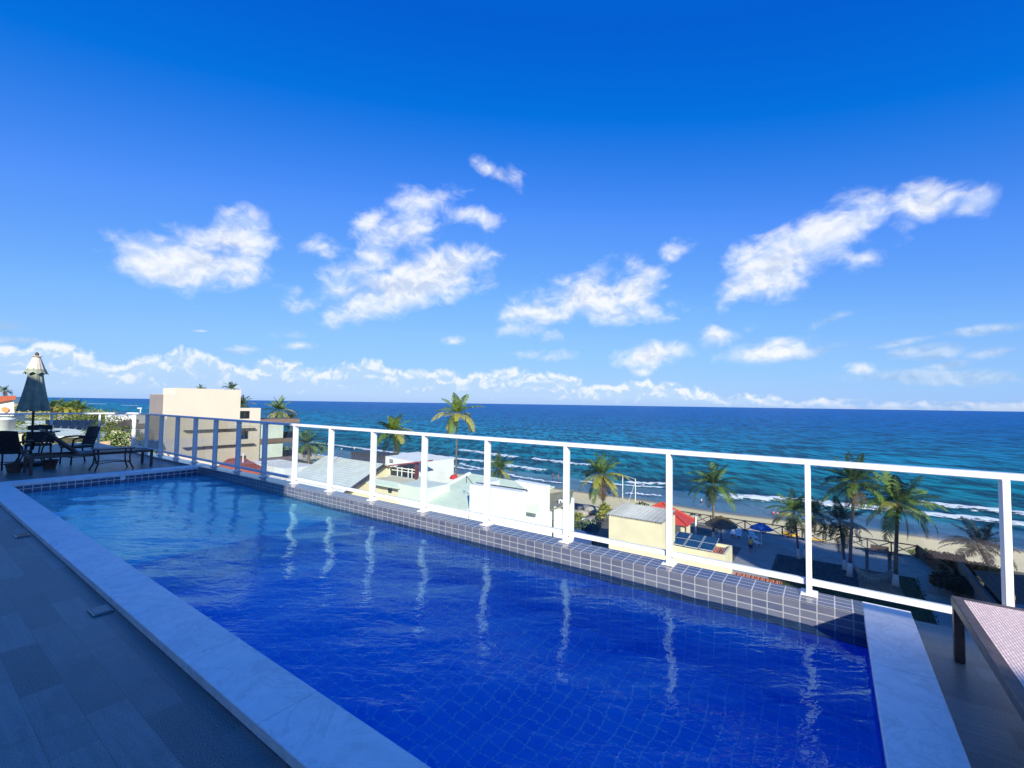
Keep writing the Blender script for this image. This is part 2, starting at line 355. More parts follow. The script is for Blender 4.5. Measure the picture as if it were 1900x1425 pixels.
def water_mat():
    m = bpy.data.materials.new('pool_water'); m.use_nodes = True; T = NT(m.node_tree); b = m.node_tree.nodes['Principled BSDF']
    nt = m.node_tree; nt.nodes.remove(b)
    rf = T.n('ShaderNodeBsdfRefraction'); rf.inputs['Color'].default_value = (.93, .99, 1, 1); rf.inputs['Roughness'].default_value = 0; rf.inputs['IOR'].default_value = 1.333
    gl = T.n('ShaderNodeBsdfGlossy'); gl.inputs['Color'].default_value = (.46, .93, 1, 1); gl.inputs['Roughness'].default_value = 0
    fr = T.n('ShaderNodeFresnel'); fr.inputs[0].default_value = 1.48; mx = T.n('ShaderNodeMixShader')
    T.put(mx.inputs[0], fr); nt.links.new(rf.outputs[0], mx.inputs[1]); nt.links.new(gl.outputs[0], mx.inputs[2]); nt.links.new(mx.outputs[0], nt.nodes['Material Output'].inputs[0])
    g = T.n('ShaderNodeNewGeometry'); P = g.outputs['Position']
    la = T.v('DOT_PRODUCT', P, (.848, .53, 0)); al = T.v('DOT_PRODUCT', P, (-.53, .848, 0))
    h = T.m('ADD', T.noise(T.comb(T.m('MULTIPLY', la, .42), al, 0.0), 11.0, 3, .5, .5), T.m('MULTIPLY', T.noise(T.comb(T.m('MULTIPLY', la, .6), al, 0.0), 36, 2, .5, .4), .22))
    bp = T.n('ShaderNodeBump'); bp.inputs['Strength'].default_value = .46; bp.inputs['Distance'].default_value = .012
    T.put(bp.inputs['Height'], h); [T.put(q.inputs['Normal'], bp) for q in (gl, fr)]
    b2 = T.n('ShaderNodeBump'); b2.inputs['Strength'].default_value = .10; b2.inputs['Distance'].default_value = .016; T.put(b2.inputs['Height'], h); T.put(rf.inputs['Normal'], b2)
    return m
mb = MB()
NX, NY = 330, 84
waves = []
for i in range(26):
    lam = random.uniform(.18, 1.1); th = random.gauss(R(122), R(30)); kx, ky = 2*math.pi/lam*math.cos(th), 2*math.pi/lam*math.sin(th)
    waves.append((kx, ky, random.uniform(0, 6.28), (.0014*lam**1.0)))
vs = []
for j in range(NY+1):
    for i in range(NX+1):
        x = XF-.012+(XA-XF+.024)*i/NX; y = YC-.012+(YP-YC+.012)*j/NY
        vs.append((x, y, WZ+sum(a*math.sin(kx*x+ky*y+p) for kx, ky, p, a in waves)))
mb.add(vs, [(j*(NX+1)+i, j*(NX+1)+i+1, (j+1)*(NX+1)+i+1, (j+1)*(NX+1)+i) for j in range(NY) for i in range(NX)])
struct('pool_water', mb, water_mat(), smooth=True, fix=False)

# ------------------------------------------------------------------ glass railing along the pool
PX0 = .8496
posts_x = [PX0-i for i in range(0, 17)]+[PX0+1, PX0+2]
rail = thing('glass_railing', (-6, YR, 0), 'long white metal railing with green tinted glass panes beside the pool', 'railing')
mb = MB(); mb.box(RAILEND-.043, 3.2, YR-.043, YR+.043, .938, .976, .004); mb.build('top_rail', M['white_paint'], rail)
for x in posts_x:
    mb = MB(); mb.box(x-.018, x+.018, YR-.041, YR+.041, .006, .938, .003)
    mb.box(x-.052, x+.052, YR-.062, YR+.062, .0045, .016, .003); o = mb.build('post', M['white_paint'], rail)
px = sorted(posts_x)
for a, b in zip(px[:-1], px[1:]):
    mb = MB(); mb.box(a+.0185, b-.0185, YR-.022, YR+.022, .072, .112, .003); mb.build('bottom_rail', M['white_paint'], rail)
    mb = MB(); mb.box(a+.030, b-.030, YR-.004, YR+.004, .113, .937); mb.build('glass_panel', M['glass'], rail)
# end railing of the terrace
er = thing('glass_railing', (RAILEND, 1, 0), 'short white railing with glass across the far end of the terrace', 'railing')
mb = MB(); mb.box(RAILEND-.043, RAILEND+.043, -3, YR-.044, .938, .976, .004); mb.build('top_rail', M['white_paint'], er)
ys = [YR-.70-i*.86 for i in range(8)]
for y in ys:
    mb = MB(); mb.box(RAILEND-.03, RAILEND+.03, y-.018, y+.018, DZ, .938, .003); mb.build('post', M['white_paint'], er)
for a, b in zip(ys[1:]+[ys[-1]-.8], ys):
    mb = MB(); mb.box(RAILEND-.004, RAILEND+.004, a+.02, b-.02, .05, .937); mb.build('glass_panel', M['clear_glass'], er)

# the terrace's own building behind the camera (unseen; blocks sized and placed to shade deck and pool)
tb = thing('terrace_building', (-4, -4, -1), 'unseen white upper storey behind the pool terrace, its blocks shaped for the shade', 'building')
M['render_cream'] = pm('render_white', (.80, .80, .78), .8, .03, 4)  # white so the unseen walls bounce more skylight onto the terrace
mb = MB(); mb.box(1.43, 16, -11, -5.0, DZ, 5.3); mb.build('low_shade_block', M['render_cream'], tb)
mb = MB(); mb.box(-5.44, 1.42, -5.6, -5.0, DZ, 7.2); mb.build('tall_shade_block', M['render_cream'], tb)
mb = MB(); mb.box(-19, -5.45, -11, -5.0, DZ, 6.17); mb.build('side_shade_block', M['render_cream'], tb)
mb = MB(); mb.box(-19, 14, -9, 4.0, -14, -1.36); mb.build('lower_storeys', M['render_cream'], tb)
nt_ = thing('unseen_shade_tower', (50, -8, -14), 'tall pale tower added out of view on the right to shade the garden', 'building')
mb = MB(); mb.prism([(40, 2, -14), (53.9, -12.4, -14), (75, -12, -14), (62, 4, -14), (40, 4, -14)], (0, 0, 36.7)); mb.build('wall', M['render_cream'], nt_)  # unseen prism, cut along the sun direction to shade the garden

# ------------------------------------------------------------------ ground, beach, sea
def ys_(x): return 95.5 + (max(0, -x-180))*.11 + 1.4*math.sin(x*.06)+.8*math.sin(x*.17+1)
SEAZ = -18.5
M['soil'] = pm('garden_soil', (.17, .14, .10), .9, .3, .4, .4, 3, coord='Object', col2=(.07, .08, .04))
mb = MB(); mb.box(-1600, 400, -500, 64, -18, -14.02); struct('ground', mb, M['soil'])
def sand():
    m = bpy.data.materials.new('sand'); m.use_nodes = True; T = NT(m.node_tree); b = m.node_tree.nodes['Principled BSDF']
    g = T.n('ShaderNodeNewGeometry'); P = g.outputs['Position']; s = T.sep(P)
    n = T.noise(T.v('MULTIPLY', P, (1, 1, 1)), .9, 8, .7); n2 = T.noise(P, 5, 3, .6)
    c = T.mix(T.mr(n, .3, .7), (.76, .59, .29), (.90, .72, .38))
    c = T.mix(T.mr(n2, .6, .72, 0, .30), c, (.36, .29, .18))
    wet = T.mr(s[2], -18.12, -18.40, 0, 1, True)
    c = T.mix(wet, c, (.17, .135, .10))
    T.put(b.inputs['Base Color'], c); T.put(b.inputs['Roughness'], T.mr(wet, 0, 1, .95, .35))
    bp = T.n('ShaderNodeBump'); bp.inputs['Strength'].default_value = .45; bp.inputs['Distance'].default_value = .12
    T.put(bp.inputs['Height'], T.noise(P, .7, 2, .5)); T.put(b.inputs['Normal'], bp)
    return m
mb = MB(); prof = [(63.9, -14.6), (66, -15.0), (72, -15.9), (80, -17.0), (88, -17.9), (92, -18.2), (96.5, -18.55), (103, -19.2), (130, -21)]
xs = [-1600, -1000, -600, -400, -300, -240]+[-200+i*5 for i in range(70)]+[250, 400]
vs = []
for x in xs:
    sh = ys_(x)-95.5
    for k, (y, z) in enumerate(prof): vs.append((x, y+sh*(0 if k == 0 else min(1, k/4)), z))
n = len(prof)
mb.add(vs, [(i*n+k, (i+1)*n+k, (i+1)*n+k+1, i*n+k+1) for i in range(len(xs)-1) for k in range(n-1)])
struct('beach', mb, sand(), smooth=True, fix=False)
def seamat():
    m = bpy.data.materials.new('sea_water'); m.use_nodes = True; T = NT(m.node_tree); b = m.node_tree.nodes['Principled BSDF']
    g = T.n('ShaderNodeNewGeometry'); P = g.outputs['Position']; s = T.sep(P)
    dist = T.m('SUBTRACT', s[1], T.m('MULTIPLY_ADD', T.m('MAXIMUM', T.m('SUBTRACT', T.m('MULTIPLY', s[0], -1.0), 180.0), 0.0), .11, 95.5))
    ld = T.m('LOGARITHM', T.m('MAXIMUM', dist, 1.0), 10.0)
    nb = T.noise(T.v('MULTIPLY', P, (.35, 1, 1)), .012, 5, .6)
    ldn = T.m('ADD', ld, T.m('MULTIPLY', T.m('SUBTRACT', nb, .5), .5))
    ramp = T.n('ShaderNodeValToRGB'); T.put(ramp.inputs[0], T.m('DIVIDE', ldn, 4.0))
    e = ramp.color_ramp.elements
    e[0].position = .20; e[0].color = (.05, .10, .13, 1); e[1].position = .95; e[1].color = (.002, .15, .50, 1)
    for p, c in ((.36, (.015, .22, .29)), (.46, (.004, .32, .42)), (.56, (.003, .28, .45)), (.64, (.003, .20, .45)), (.75, (.002, .17, .49))):
        q = e.new(p); q.color = (*c, 1)
    # swell lines and chop
    chop = T.noise(T.v('MULTIPLY', P, (.8, 1.0, 1)), .35, 7, .66)
    swl = T.noise(T.v('MULTIPLY', P, (.14, 1, 1)), .16, 4, .55, .5)
    far = T.noise(T.v('MULTIPLY', P, (.7, 1, 1)), .06, 9, .72)
    rip = T.noise(T.comb(T.v('DOT_PRODUCT', P, (.815, .579, 0)), T.m('MULTIPLY', T.v('DOT_PRODUCT', P, (-.579, .815, 0)), .20), 0.0), .30, 6, .68)
    s_col = (T.mix(T.mr(T.m('ADD', swl, T.m('MULTIPLY', T.m('MULTIPLY_ADD', T.m('SUBTRACT', rip, .5), 1.8, T.m('SUBTRACT', far, .5)), 1.0)), .36, .62, 0, 1), ramp.outputs[0], T.mix(.8, ramp.outputs[0], (.001, .010, .045))))  # wave glint and shade put into the colour as lighter and darker streaks
    film = T.mr(dist, 14, 24, 1, 0, True)
    bcol = s_col
    nt = m.node_tree; nt.nodes.remove(b)
    df = T.n('ShaderNodeBsdfDiffuse'); T.put(df.inputs[0], bcol)
    gl = T.n('ShaderNodeBsdfGlossy'); gl.inputs[0].default_value = (.75, .93, 1, 1); T.put(gl.inputs['Roughness'], T.mr(film, 0, 1, .22, .10))
    hh = T.m('ADD', T.m('ADD', T.m('MULTIPLY', chop, .9), T.m('MULTIPLY', swl, 1.8)), T.m('MULTIPLY', far, 5.0))
    hh = T.m('MULTIPLY', T.m('MULTIPLY_ADD', rip, 2.0, hh), T.mr(film, 0, 1, 1, .05))
    bp = T.n('ShaderNodeBump'); bp.inputs['Strength'].default_value = 1; bp.inputs['Distance'].default_value = 1.0
    T.put(bp.inputs['Height'], hh); T.put(df.inputs['Normal'], bp); T.put(gl.inputs['Normal'], bp)
    fr = T.n('ShaderNodeFresnel'); fr.inputs[0].default_value = 1.33; T.put(fr.inputs['Normal'], bp)
    mx = T.n('ShaderNodeMixShader'); T.put(mx.inputs[0], T.m('MINIMUM', fr, T.mr(film, 0, 1, .20, .34)))
    nt.links.new(df.outputs[0], mx.inputs[1]); nt.links.new(gl.outputs[0], mx.inputs[2]); nt.links.new(mx.outputs[0], nt.nodes['Material Output'].inputs[0])
    return m
mb = MB()
ysl = [88, 95, 100, 105, 110, 115]+[116+i*1.0 for i in range(60)]+[180+i*4 for i in range(30)]+[320, 400, 600, 1000, 2000, 5000, 12000, 40000]
xsl = [-40000, -12000, -5000, -2500, -1500, -1000, -700, -500]+[-400+i*8 for i in range(62)]+[120, 200, 400, 1000, 4000, 15000, 40000]
def swell(x, y):
    d = y-ys_(x) if y < 320 else 300
    if d < 14 or y > 320 or abs(x) > 500: return 0
    a = min(1, (d-14)/10)*max(0, min(1, (230-d)/120))
    w = math.sin(d*.42+1.2*math.sin(x*.035)+.6*math.sin(x*.011+2))
    return a*(.22*w+.10*w*w)*(0.6+.4*math.sin(x*.045+d*.08))
vs = []
for y in ysl:
    for x in xsl: vs.append((x, y+(ys_(x)-95.5 if y < 320 and x < -400 else 0)*.0, SEAZ+swell(x, y)))
n = len(xsl)
mb.add(vs, [(j*n+i, j*n+i+1, (j+1)*n+i+1, (j+1)*n+i) for j in range(len(ysl)-1) for i in range(n-1)])
struct('sea', mb, seamat(), smooth=True, fix=False)

# foam of breaking waves: thin broken white ribbons riding on the water
def foammat():
    m = bpy.data.materials.new('sea_foam'); m.use_nodes = True; nt = m.node_tree; T = NT(nt); b = nt.nodes['Principled BSDF']
    uv = T.n('ShaderNodeUVMap'); g = T.n('ShaderNodeNewGeometry'); P = g.outputs['Position']; u = T.sep(uv.outputs[0])
    edge = T.m('MULTIPLY', T.m('MULTIPLY', u[1], T.m('SUBTRACT', 1.0, u[1])), 4.0)
    edge = T.m('MULTIPLY', edge, T.mr(T.m('MULTIPLY', T.m('MULTIPLY', u[0], T.m('SUBTRACT', 1.0, u[0])), 4.0), 0, .25))
    nz = T.noise(T.v('MULTIPLY', P, (.5, 1, 1)), 1.1, 6, .7)
    a = T.mr(T.m('ADD', T.m('MULTIPLY', edge, .62), T.m('MULTIPLY', T.m('SUBTRACT', nz, .5), 2.6)), .22, .55, 0, 1, True)
    b.inputs['Base Color'].default_value = (.82, .85, .86, 1); b.inputs['Roughness'].default_value = .8
    T.put(b.inputs['Alpha'], a)
    return m
FOAM = foammat()
foam_i = 0
fm_v = []; fm_f = []; fm_uv = []
def foam(pts, wid):
    P = [atZ(x, y, SEAZ) for x, y in pts]; N = 24
    # resample
    L = [0]
    for a, b in zip(P[:-1], P[1:]): L.append(L[-1]+(b-a).length)
    n0 = len(fm_v)
    for i in range(N+1):
        s = L[-1]*i/N; k = max(j for j in range(len(P)-1) if L[j] <= s+1e-6); t = (s-L[k])/(L[k+1]-L[k]); q = P[k].lerp(P[k+1], t)
        jig = .5*math.sin(i*1.7+n0)+.4*math.sin(i*.6+n0)
        for kk in range(4):
            v = kk/3; y = q.y+jig+(v-.4)*wid*1.25; fm_v.append((q.x, y, SEAZ+swell(q.x, y)+.10+.25*wid/4*4*v*(1-v))); fm_uv.append((i/N, v))
    for i in range(N):
        for kk in range(3): a = n0+i*4+kk; fm_f.append((a, a+4, a+5, a+1))
for pts, w_ in (
    ([(1330,921),(1360,925),(1451,929),(1530,938.6),(1610,944),(1681,950)], 6.5), ([(1640,946),(1700,953),(1782,962),(1845,968),(1960,982)], 5.5),
    ([(1700,934),(1737,939),(1782,943),(1860,951),(1950,962)], 6), ([(1030,858),(1060,862),(1100,863.5)], 5), ([(1160,895),(1178,898),(1225,899),(1245,901)], 3.5),
    ([(1075,893),(1105,897),(1150,900),(1190,904),(1240,905)], 2.0), ([(1160,915),(1200,919),(1230,921)], 1.6),
    ([(850,835),(864,837),(900,842),(949,849),(965,850)], 5.5), ([(770,843),(794,846),(850,852),(898,857),(925,859)], 4), ([(985,851),(1010,855),(1045,857),(1062,861)], 4),
    ([(798,859.5),(830,865),(870,871),(893,874)], 2.0), ([(850,860),(875,867),(900,871),(915,873)], 1.8), ([(930,862),(950,866),(1000,873),(1015,874)], 4.5), ([(928,878),(960,885),(986,890),(1015,894),(1050,898)], 1.8),
    ([(560,819),(588,822.7),(640,829),(686,835),(740,841),(790,846)], 4), ([(700,845),(760,852),(800,858)], 2), ([(570,842),(600,846),(640,851)], 1.5),
    ([(60,757),(130,763),(190,766),(250,767)], 9), ([(160,749),(185,749.6),(200,750)], 14), ([(110,746),(135,746.6)], 14), ([(225,752),(260,753)], 10), ([(640,797),(690,800),(720,803)], 2.5), ([(1150,833),(1185,835),(1215,837)], 2.0), ([(1500,930),(1540,932),(1580,938)], 2.5)):
    foam(pts, w_)
me = bpy.data.meshes.new('sea_foam'); me.from_pydata(fm_v, [], fm_f); me.materials.append(FOAM)
uvl = me.uv_layers.new(name='UVMap')
for lp in me.loops: uvl.data[lp.index].uv = fm_uv[lp.vertex_index]
me.polygons.foreach_set('use_smooth', [True]*len(me.polygons))
o = bpy.data.objects.new('sea_foam', me); COL.objects.link(o); tag(o, kind='stuff')
#@@REST
# ------------------------------------------------------------------ furniture on the terrace
def weave(name, c1, c2, w, h, axes='xy'):
    m = bpy.data.materials.new(name); m.use_nodes = True; T = NT(m.node_tree); b = m.node_tree.nodes['Principled BSDF']
    tcn = T.n('ShaderNodeTexCoord'); s = T.sep(tcn.outputs['Object'])
    ax = {'x': s[0], 'y': s[1], 'z': s[2]}
    br = T.n('ShaderNodeTexBrick'); br.offset = .5; T.put(br.inputs['Vector'], T.comb(ax[axes[0]], ax[axes[1]], 0.0))
    br.inputs['Color1'].default_value = (*c1, 1); br.inputs['Color2'].default_value = (*[x*.8 for x in c1], 1); br.inputs['Mortar'].default_value = (*c2, 1)
    br.inputs['Scale'].default_value = 1; br.inputs['Brick Width'].default_value = w; br.inputs['Row Height'].default_value = h; br.inputs['Mortar Size'].default_value = h*.16
    T.put(b.inputs['Base Color'], br.outputs['Color']); b.inputs['Roughness'].default_value = .5
    bp = T.n('ShaderNodeBump'); bp.inputs['Strength'].default_value = .3; bp.inputs['Distance'].default_value = .002
    T.put(bp.inputs['Height'], T.m('MULTIPLY', br.outputs['Fac'], -1.0)); T.put(b.inputs['Normal'], bp)
    return m
M['weave_pink'] = weave('woven_seat_pink', (.95, .75, .66), (.42, .25, .19), .034, .011)
M['weave_dark'] = weave('woven_seat_dark', (.055, .05, .055), (.015, .014, .015), .034, .014)
M['frame_brown'] = pm('lounger_frame', (.085, .062, .055), .45, .25, 20, .15, 160)
def lounger(loc, rz, L, Wd, H, seatmat, framemat, label, back=None):
    t = thing('sun_lounger', loc, label, 'sun lounger')
    t.rotation_euler = (0, 0, rz)
    def part(mb, n, m):
        o = mb.build(n, m); o.parent = t; return o
    x1 = L if back is None else L-back[0]
    mb = MB(); mb.box(.045, x1-.002, .045, Wd-.045, H-.030, H-.002); part(mb, 'seat', seatmat)
    mb = MB(); mb.box(0, L, 0, .0445, H-.05, H, .004); mb.box(0, L, Wd-.0445, Wd, H-.05, H, .004); mb.box(0, .0445, .0447, Wd-.0447, H-.05, H, .004); mb.box(L-.0445, L, .0447, Wd-.0447, H-.05, H, .004)
    part(mb, 'seat_frame', framemat)
    for x in (.002, L-.047):
        for y in (.002, Wd-.047):
            mb = MB(); mb.box(x, x+.044, y, y+.044, 0, H-.051, .003); part(mb, 'leg', framemat)
    if back:
        l, a = back; c, s_ = math.cos(a), math.sin(a)
        mb = MB(); p0 = Vector((x1, 0, H+.003)); e = Vector((c, 0, s_)); nrm = Vector((-s_, 0, c))
        vs = [p0+e*u*l+Vector((0, y, 0))+nrm*n_ for n_ in (0, .03) for u in (0, 1) for y in (.05, Wd-.05)]
        mb.add(vs, [(0,1,3,2),(4,6,7,5),(0,4,5,1),(1,5,7,3),(3,7,6,2),(2,6,4,0)]); part(mb, 'backrest', seatmat)
        mb = MB()
        for y in (.03, Wd-.03): mb.bar(p0+Vector((0, y, .014)), p0+e*l+Vector((0, y, .014)), .035, .035)
        mb.bar(p0+e*(l-.02)+Vector((0, .0, .014)), p0+e*(l-.02)+Vector((0, Wd, .014)), .035, .036); part(mb, 'backrest_frame', framemat)
    return t
# near lounger at the right edge (long axis towards the camera)
lounger((1.19, 1.60, DZ), R(90), 1.99, .65, .35, M['weave_pink'], M['frame_brown'], 'pinkish woven sun lounger at the right edge of the pool, cut off by the frame')
# far lounger by the end of the pool, back raised, seen side on
lounger((-12.28, 3.42, DZ), R(-90), 1.80, .60, .335, M['weave_dark'], M['frame_brown'], 'dark woven sun lounger with raised backrest beyond the far end of the pool', back=(.64, R(44)))
# side table standing in front of the far lounger
st = thing('side_table', (-11.62, 2.74, DZ), 'small dark metal side table with curved legs beside the far lounger', 'table')
mb = MB(); mb.box(-.20, .20, -.30, .30, .400, .418, .006); mb.build('table_top', M['iron'], st).location = (0, 0, 0)
st_parts = st.children[0]; st_parts.data.transform(Matrix.Translation((-11.62*0, 0, 0)))
st_parts.data.transform(Matrix.Translation(Vector(st['_w'])))
for sx in (-1, 1):
    for sy in (-1, 1):
        mb = MB(); mb.tube([Vector(st['_w'])+Vector(p) for p in ((sx*.16, sy*.25, .398), (sx*.15, sy*.235, .25), (sx*.155, sy*.245, .12), (sx*.19, sy*.29, .0))], .013, 8); mb.build('leg', M['iron'], st, smooth=True)
mb = MB(); O = Vector(st['_w'])
for sx in (-1, 1): mb.tube([O+Vector((sx*.152, y, .13+.03*(1-(y/.24)**2))) for y in (-.24, -.12, 0, .12, .24)], .009, 6)
for sy in (-1, 1): mb.tube([O+Vector((x, sy*.245, .13+.02*(1-(x/.15)**2))) for x in (-.15, 0, .15)], .009, 6)
mb.build('stretcher', M['iron'], st, smooth=True)
# round glass table, wicker chairs, parasol
TX, TY = -13.35, 1.865
tbv = Vector((TX, TY, DZ))
tt = thing('round_table', tbv, 'round glass topped table on curved dark legs under the closed parasol', 'table')
mb = MB(); mb.lathe([(.03, .700), (.45, .700), (.455, .704), (.455, .710), (.45, .714), (.03, .714), (.03, .700)], tbv, 40); mb.build('table_top', M['clear_glass'], tt)
mb = MB(); mb.tube([tbv+Vector((.40*math.cos(a*math.pi/16), .40*math.sin(a*math.pi/16), .685)) for a in range(33)], .012, 6, False); mb.build('rim', M['iron'], tt, smooth=True)
for k in range(4):
    a = R(45+90*k); c, s_ = math.cos(a), math.sin(a)
    mb = MB(); mb.tube([tbv+Vector((r*c, r*s_, z)) for r, z in ((.39, .678), (.30, .52), (.20, .36), (.18, .24), (.25, .10), (.36, .0))], .014, 8); mb.build('leg', M['iron'], tt, smooth=True)
pa = thing('parasol', tbv, 'closed green and cream patio parasol standing through the round table', 'parasol')
mb = MB(); mb.tube([tbv+Vector((0, 0, .06)), tbv+Vector((0, 0, 2.24))], .020, 10); mb.build('pole', M['wood'], pa, smooth=True)
mb = MB(); mb.lathe([(0, 2.24), (.026, 2.25), (.032, 2.285), (.020, 2.315), (0, 2.325)], tbv, 12); mb.build('finial', M['wood'], pa, smooth=True)
mb = MB(); mb.lathe([(.0, 2.255), (.085, 2.238), (.09, 2.230), (.0, 2.230)], tbv, 16); mb.build('cap', M['cream_cloth'], pa, smooth=True)
def drape(z0, r0, z1, r1, folds, amp, n=96, rows=10, sag=1.0, ph=0):
    mb = MB(); vs = []
    for j in range(rows+1):
        t = j/rows; rr = r0+(r1-r0)*t**sag; z = z0+(z1-z0)*t
        for k in range(n):
            a = 2*math.pi*k/n; f = math.cos(folds*a+ph)*.7+.3*math.cos(2*folds*a+1.3+ph)
            r_ = rr*(1+amp*(.25+.75*t)*f); vs.append(tbv+Vector((r_*math.cos(a), r_*math.sin(a), z-.02*t*math.cos(folds*a+ph))))
    mb.add(vs, [(j*n+k, j*n+(k+1) % n, (j+1)*n+(k+1) % n, (j+1)*n+k) for j in range(rows) for k in range(n)])
    return mb
drape(2.225, .055, 1.96, .142, 8, .09).build('upper_canopy', M['cream_cloth'], pa, smooth=True)
drape(1.968, .145, 1.885, .178, 8, .07, rows=4).build('upper_valance', M['green_cloth'], pa, smooth=True)
drape(1.90, .105, 1.12, .212, 8, .22, rows=14, sag=1.2).build('lower_canopy', M['green_cloth'], pa, smooth=True)
mb = MB(); mb.lathe([(0, .0), (.24, .0), (.25, .02), (.25, .055), (.22, .075), (.06, .09), (.04, .2), (.03, .2), (.03, .03)], tbv, 24); mb.build('base', M['iron'], pa)
def chair(loc, rz, label):
    t = thing('wicker_chair', loc, label, 'chair', 'wicker chairs around the glass table'); t.rotation_euler = (0, 0, rz); t.scale = (.84, .84, .84)
    def part(mb, n, m, sm=False):
        o = mb.build(n, m, smooth=sm); o.parent = t; return o
    mb = MB(); mb.box(-.25, .25, -.23, .25, .40, .45, .015); part(mb, 'seat', M['wicker_dark'])
    mb = MB(); vs = []
    for j in range(7):
        z = .455+j*.075; y = -.24-.13*(j/6)-.0
        for k in range(9):
            u = -1+k/4; vs.append((u*(.25-.02*(j/6)), y+.05*u*u-(.0), z+(.02*(1-u*u) if j == 6 else 0)))
    f = [(j*9+k, j*9+k+1, (j+1)*9+k+1, (j+1)*9+k) for j in range(6) for k in range(8)]
    mb.add(vs, f); mb.add([(x, y-.028, z) for x, y, z in vs], [q[::-1] for q in f])
    n = 63; edge = [k for k in range(9)]+[j*9+8 for j in range(1, 7)]+[54+k for k in range(7, -1, -1)]+[j*9 for j in range(5, 0, -1)]
    for a, b in zip(edge, edge[1:]+edge[:1]): mb.f.append([a, b, b+n, a+n]); mb.mi.append(0)
    part(mb, 'backrest', M['wicker_dark'])
    for sx in (-1, 1):
        mb = MB(); mb.tube([(sx*.265, -.27, .66), (sx*.285, -.10, .675), (sx*.285, .12, .665), (sx*.28, .22, .62), (sx*.265, .235, .45)], .022, 8); part(mb, 'armrest', M['wicker_dark'], True)
        mb = MB(); mb.tube([(sx*.225, .21, .40), (sx*.23, .225, .0)], .018, 8); part(mb, 'leg', M['iron'], True)
        mb = MB(); mb.tube([(sx*.225, -.20, .40), (sx*.24, -.29, .0)], .018, 8); part(mb, 'leg', M['iron'], True)
    mb = MB(); mb.tube([(-.232, .218, .18), (.232, .218, .18)], .010, 6); mb.tube([(-.232, -.245, .18), (.232, -.245, .18)], .010, 6)
    for sx in (-1, 1): mb.tube([(sx*.23, .218, .18), (sx*.232, -.245, .18)], .010, 6)
    part(mb, 'stretcher', M['iron'], True)
    return t
ch = chair((-12.62, 1.50, DZ), R(60), 'dark wicker chair nearest the pool, back to the camera, at the left picture edge')
def cp_chair(loc, rz, label): copy_tree(ch, loc, rz, label)
cp_chair((-13.15, 2.52, DZ), R(195), 'dark wicker chair on the sea side of the glass table, facing left')
cp_chair((-14.25, 2.10, DZ), R(-100), 'dark wicker chair behind the glass table against the far railing')
cp_chair((-13.72, 1.05, DZ), R(20), 'dark wicker chair half hidden beyond the nearest chair')
# two flower pots under the lounger end
pt = pm('pot_clay', (.10, .07, .055), .8, .2, 10)
for i, (x, y, l) in enumerate(((-12.35, 1.52, 'squat dark pot standing under the raised end of the far lounger'), (-12.55, 2.02, 'squat dark pot behind the middle of the far lounger'))):
    t = thing('plant_pot', (x, y, DZ), l, 'pot', 'pots under the lounger'); q = Vector((x, y, DZ))
    mb = MB(); mb.lathe([(0, 0), (.085, 0), (.115, .14), (.125, .145), (.125, .17), (.108, .17), (.10, .13), (0, .13)], q, 20); mb.build('pot', pt, t, smooth=False)
# floor lights beside the coping
lm = pm('metal_trim', (.30, .29, .28), .35, .1, 20, metal=.6); lg = pm('lamp_lens', (.10, .12, .13), .15, .2, 14)
for (x, y, l) in ((-3.94, .912, 'flat rectangular floor light set in the dark deck, nearer the camera'), (-6.67, .905, 'flat rectangular floor light set in the dark deck, farther along')):
    q = Vector((x, y, DZ)); t = thing('floor_light', q, l, 'floor light', 'floor lights along the coping')
    mb = MB(); mb.box(x-.075, x+.075, y-.052, y+.052, DZ+.001, DZ+.010, .002); mb.build('frame', lm, t)
    mb = MB(); mb.box(x-.062, x+.062, y-.040, y+.040, DZ+.0105, DZ+.0125); mb.build('lens', lg, t)
# pool inlet fitting on the end wall and on the near wall at the right
mb = MB()
for k in range(1): mb.lathe([(.0, 0), (.05, 0), (.05, .012), (.035, .016), (0, .016)], (0, 0, 0), 20)
nz_ = mb.build('inlet_fitting', M['white_paint']); nz_.location = (XF-.011, 2.62, -.085); nz_.rotation_euler = (0, R(90), 0); nz_.scale = (.8, .8, 1)
tag(nz_, 'round white water inlet in the dark tiles of the far pool end', 'pool inlet')

# ------------------------------------------------------------------ palms and plants
def leafmat(name, c1, c2, tr=.28):
    m = bpy.data.materials.new(name); m.use_nodes = True; nt = m.node_tree; T = NT(nt); b = nt.nodes['Principled BSDF']
    g = T.n('ShaderNodeNewGeometry')
    c = T.mix(g.outputs['Random Per Island'], c1, c2)
    T.put(b.inputs['Base Color'], c); b.inputs['Roughness'].default_value = .6; b.inputs['Specular IOR Level'].default_value = .25
    tl = T.n('ShaderNodeBsdfTranslucent'); T.put(tl.inputs[0], T.mix(.4, c, (.16, .20, .01)))
    mx = T.n('ShaderNodeMixShader'); mx.inputs[0].default_value = tr
    nt.links.new(b.outputs[0], mx.inputs[1]); nt.links.new(tl.outputs[0], mx.inputs[2]); nt.links.new(mx.outputs[0], nt.nodes['Material Output'].inputs[0])
    return m
LEAF = [leafmat('frond_green', (.085, .16, .022), (.18, .26, .035)), leafmat('frond_yellow', (.34, .34, .04), (.46, .40, .06)), leafmat('frond_dry', (.16, .11, .06), (.09, .06, .035)), leafmat('frond_deep', (.016, .038, .012), (.035, .07, .018), .08), leafmat('shade_foliage', (.006, .014, .006), (.014, .026, .010), .03)]  # last one is near-black: shade put into the leaf colour
RACH = pm('frond_rib', (.22, .20, .07), .5, .2, 4)
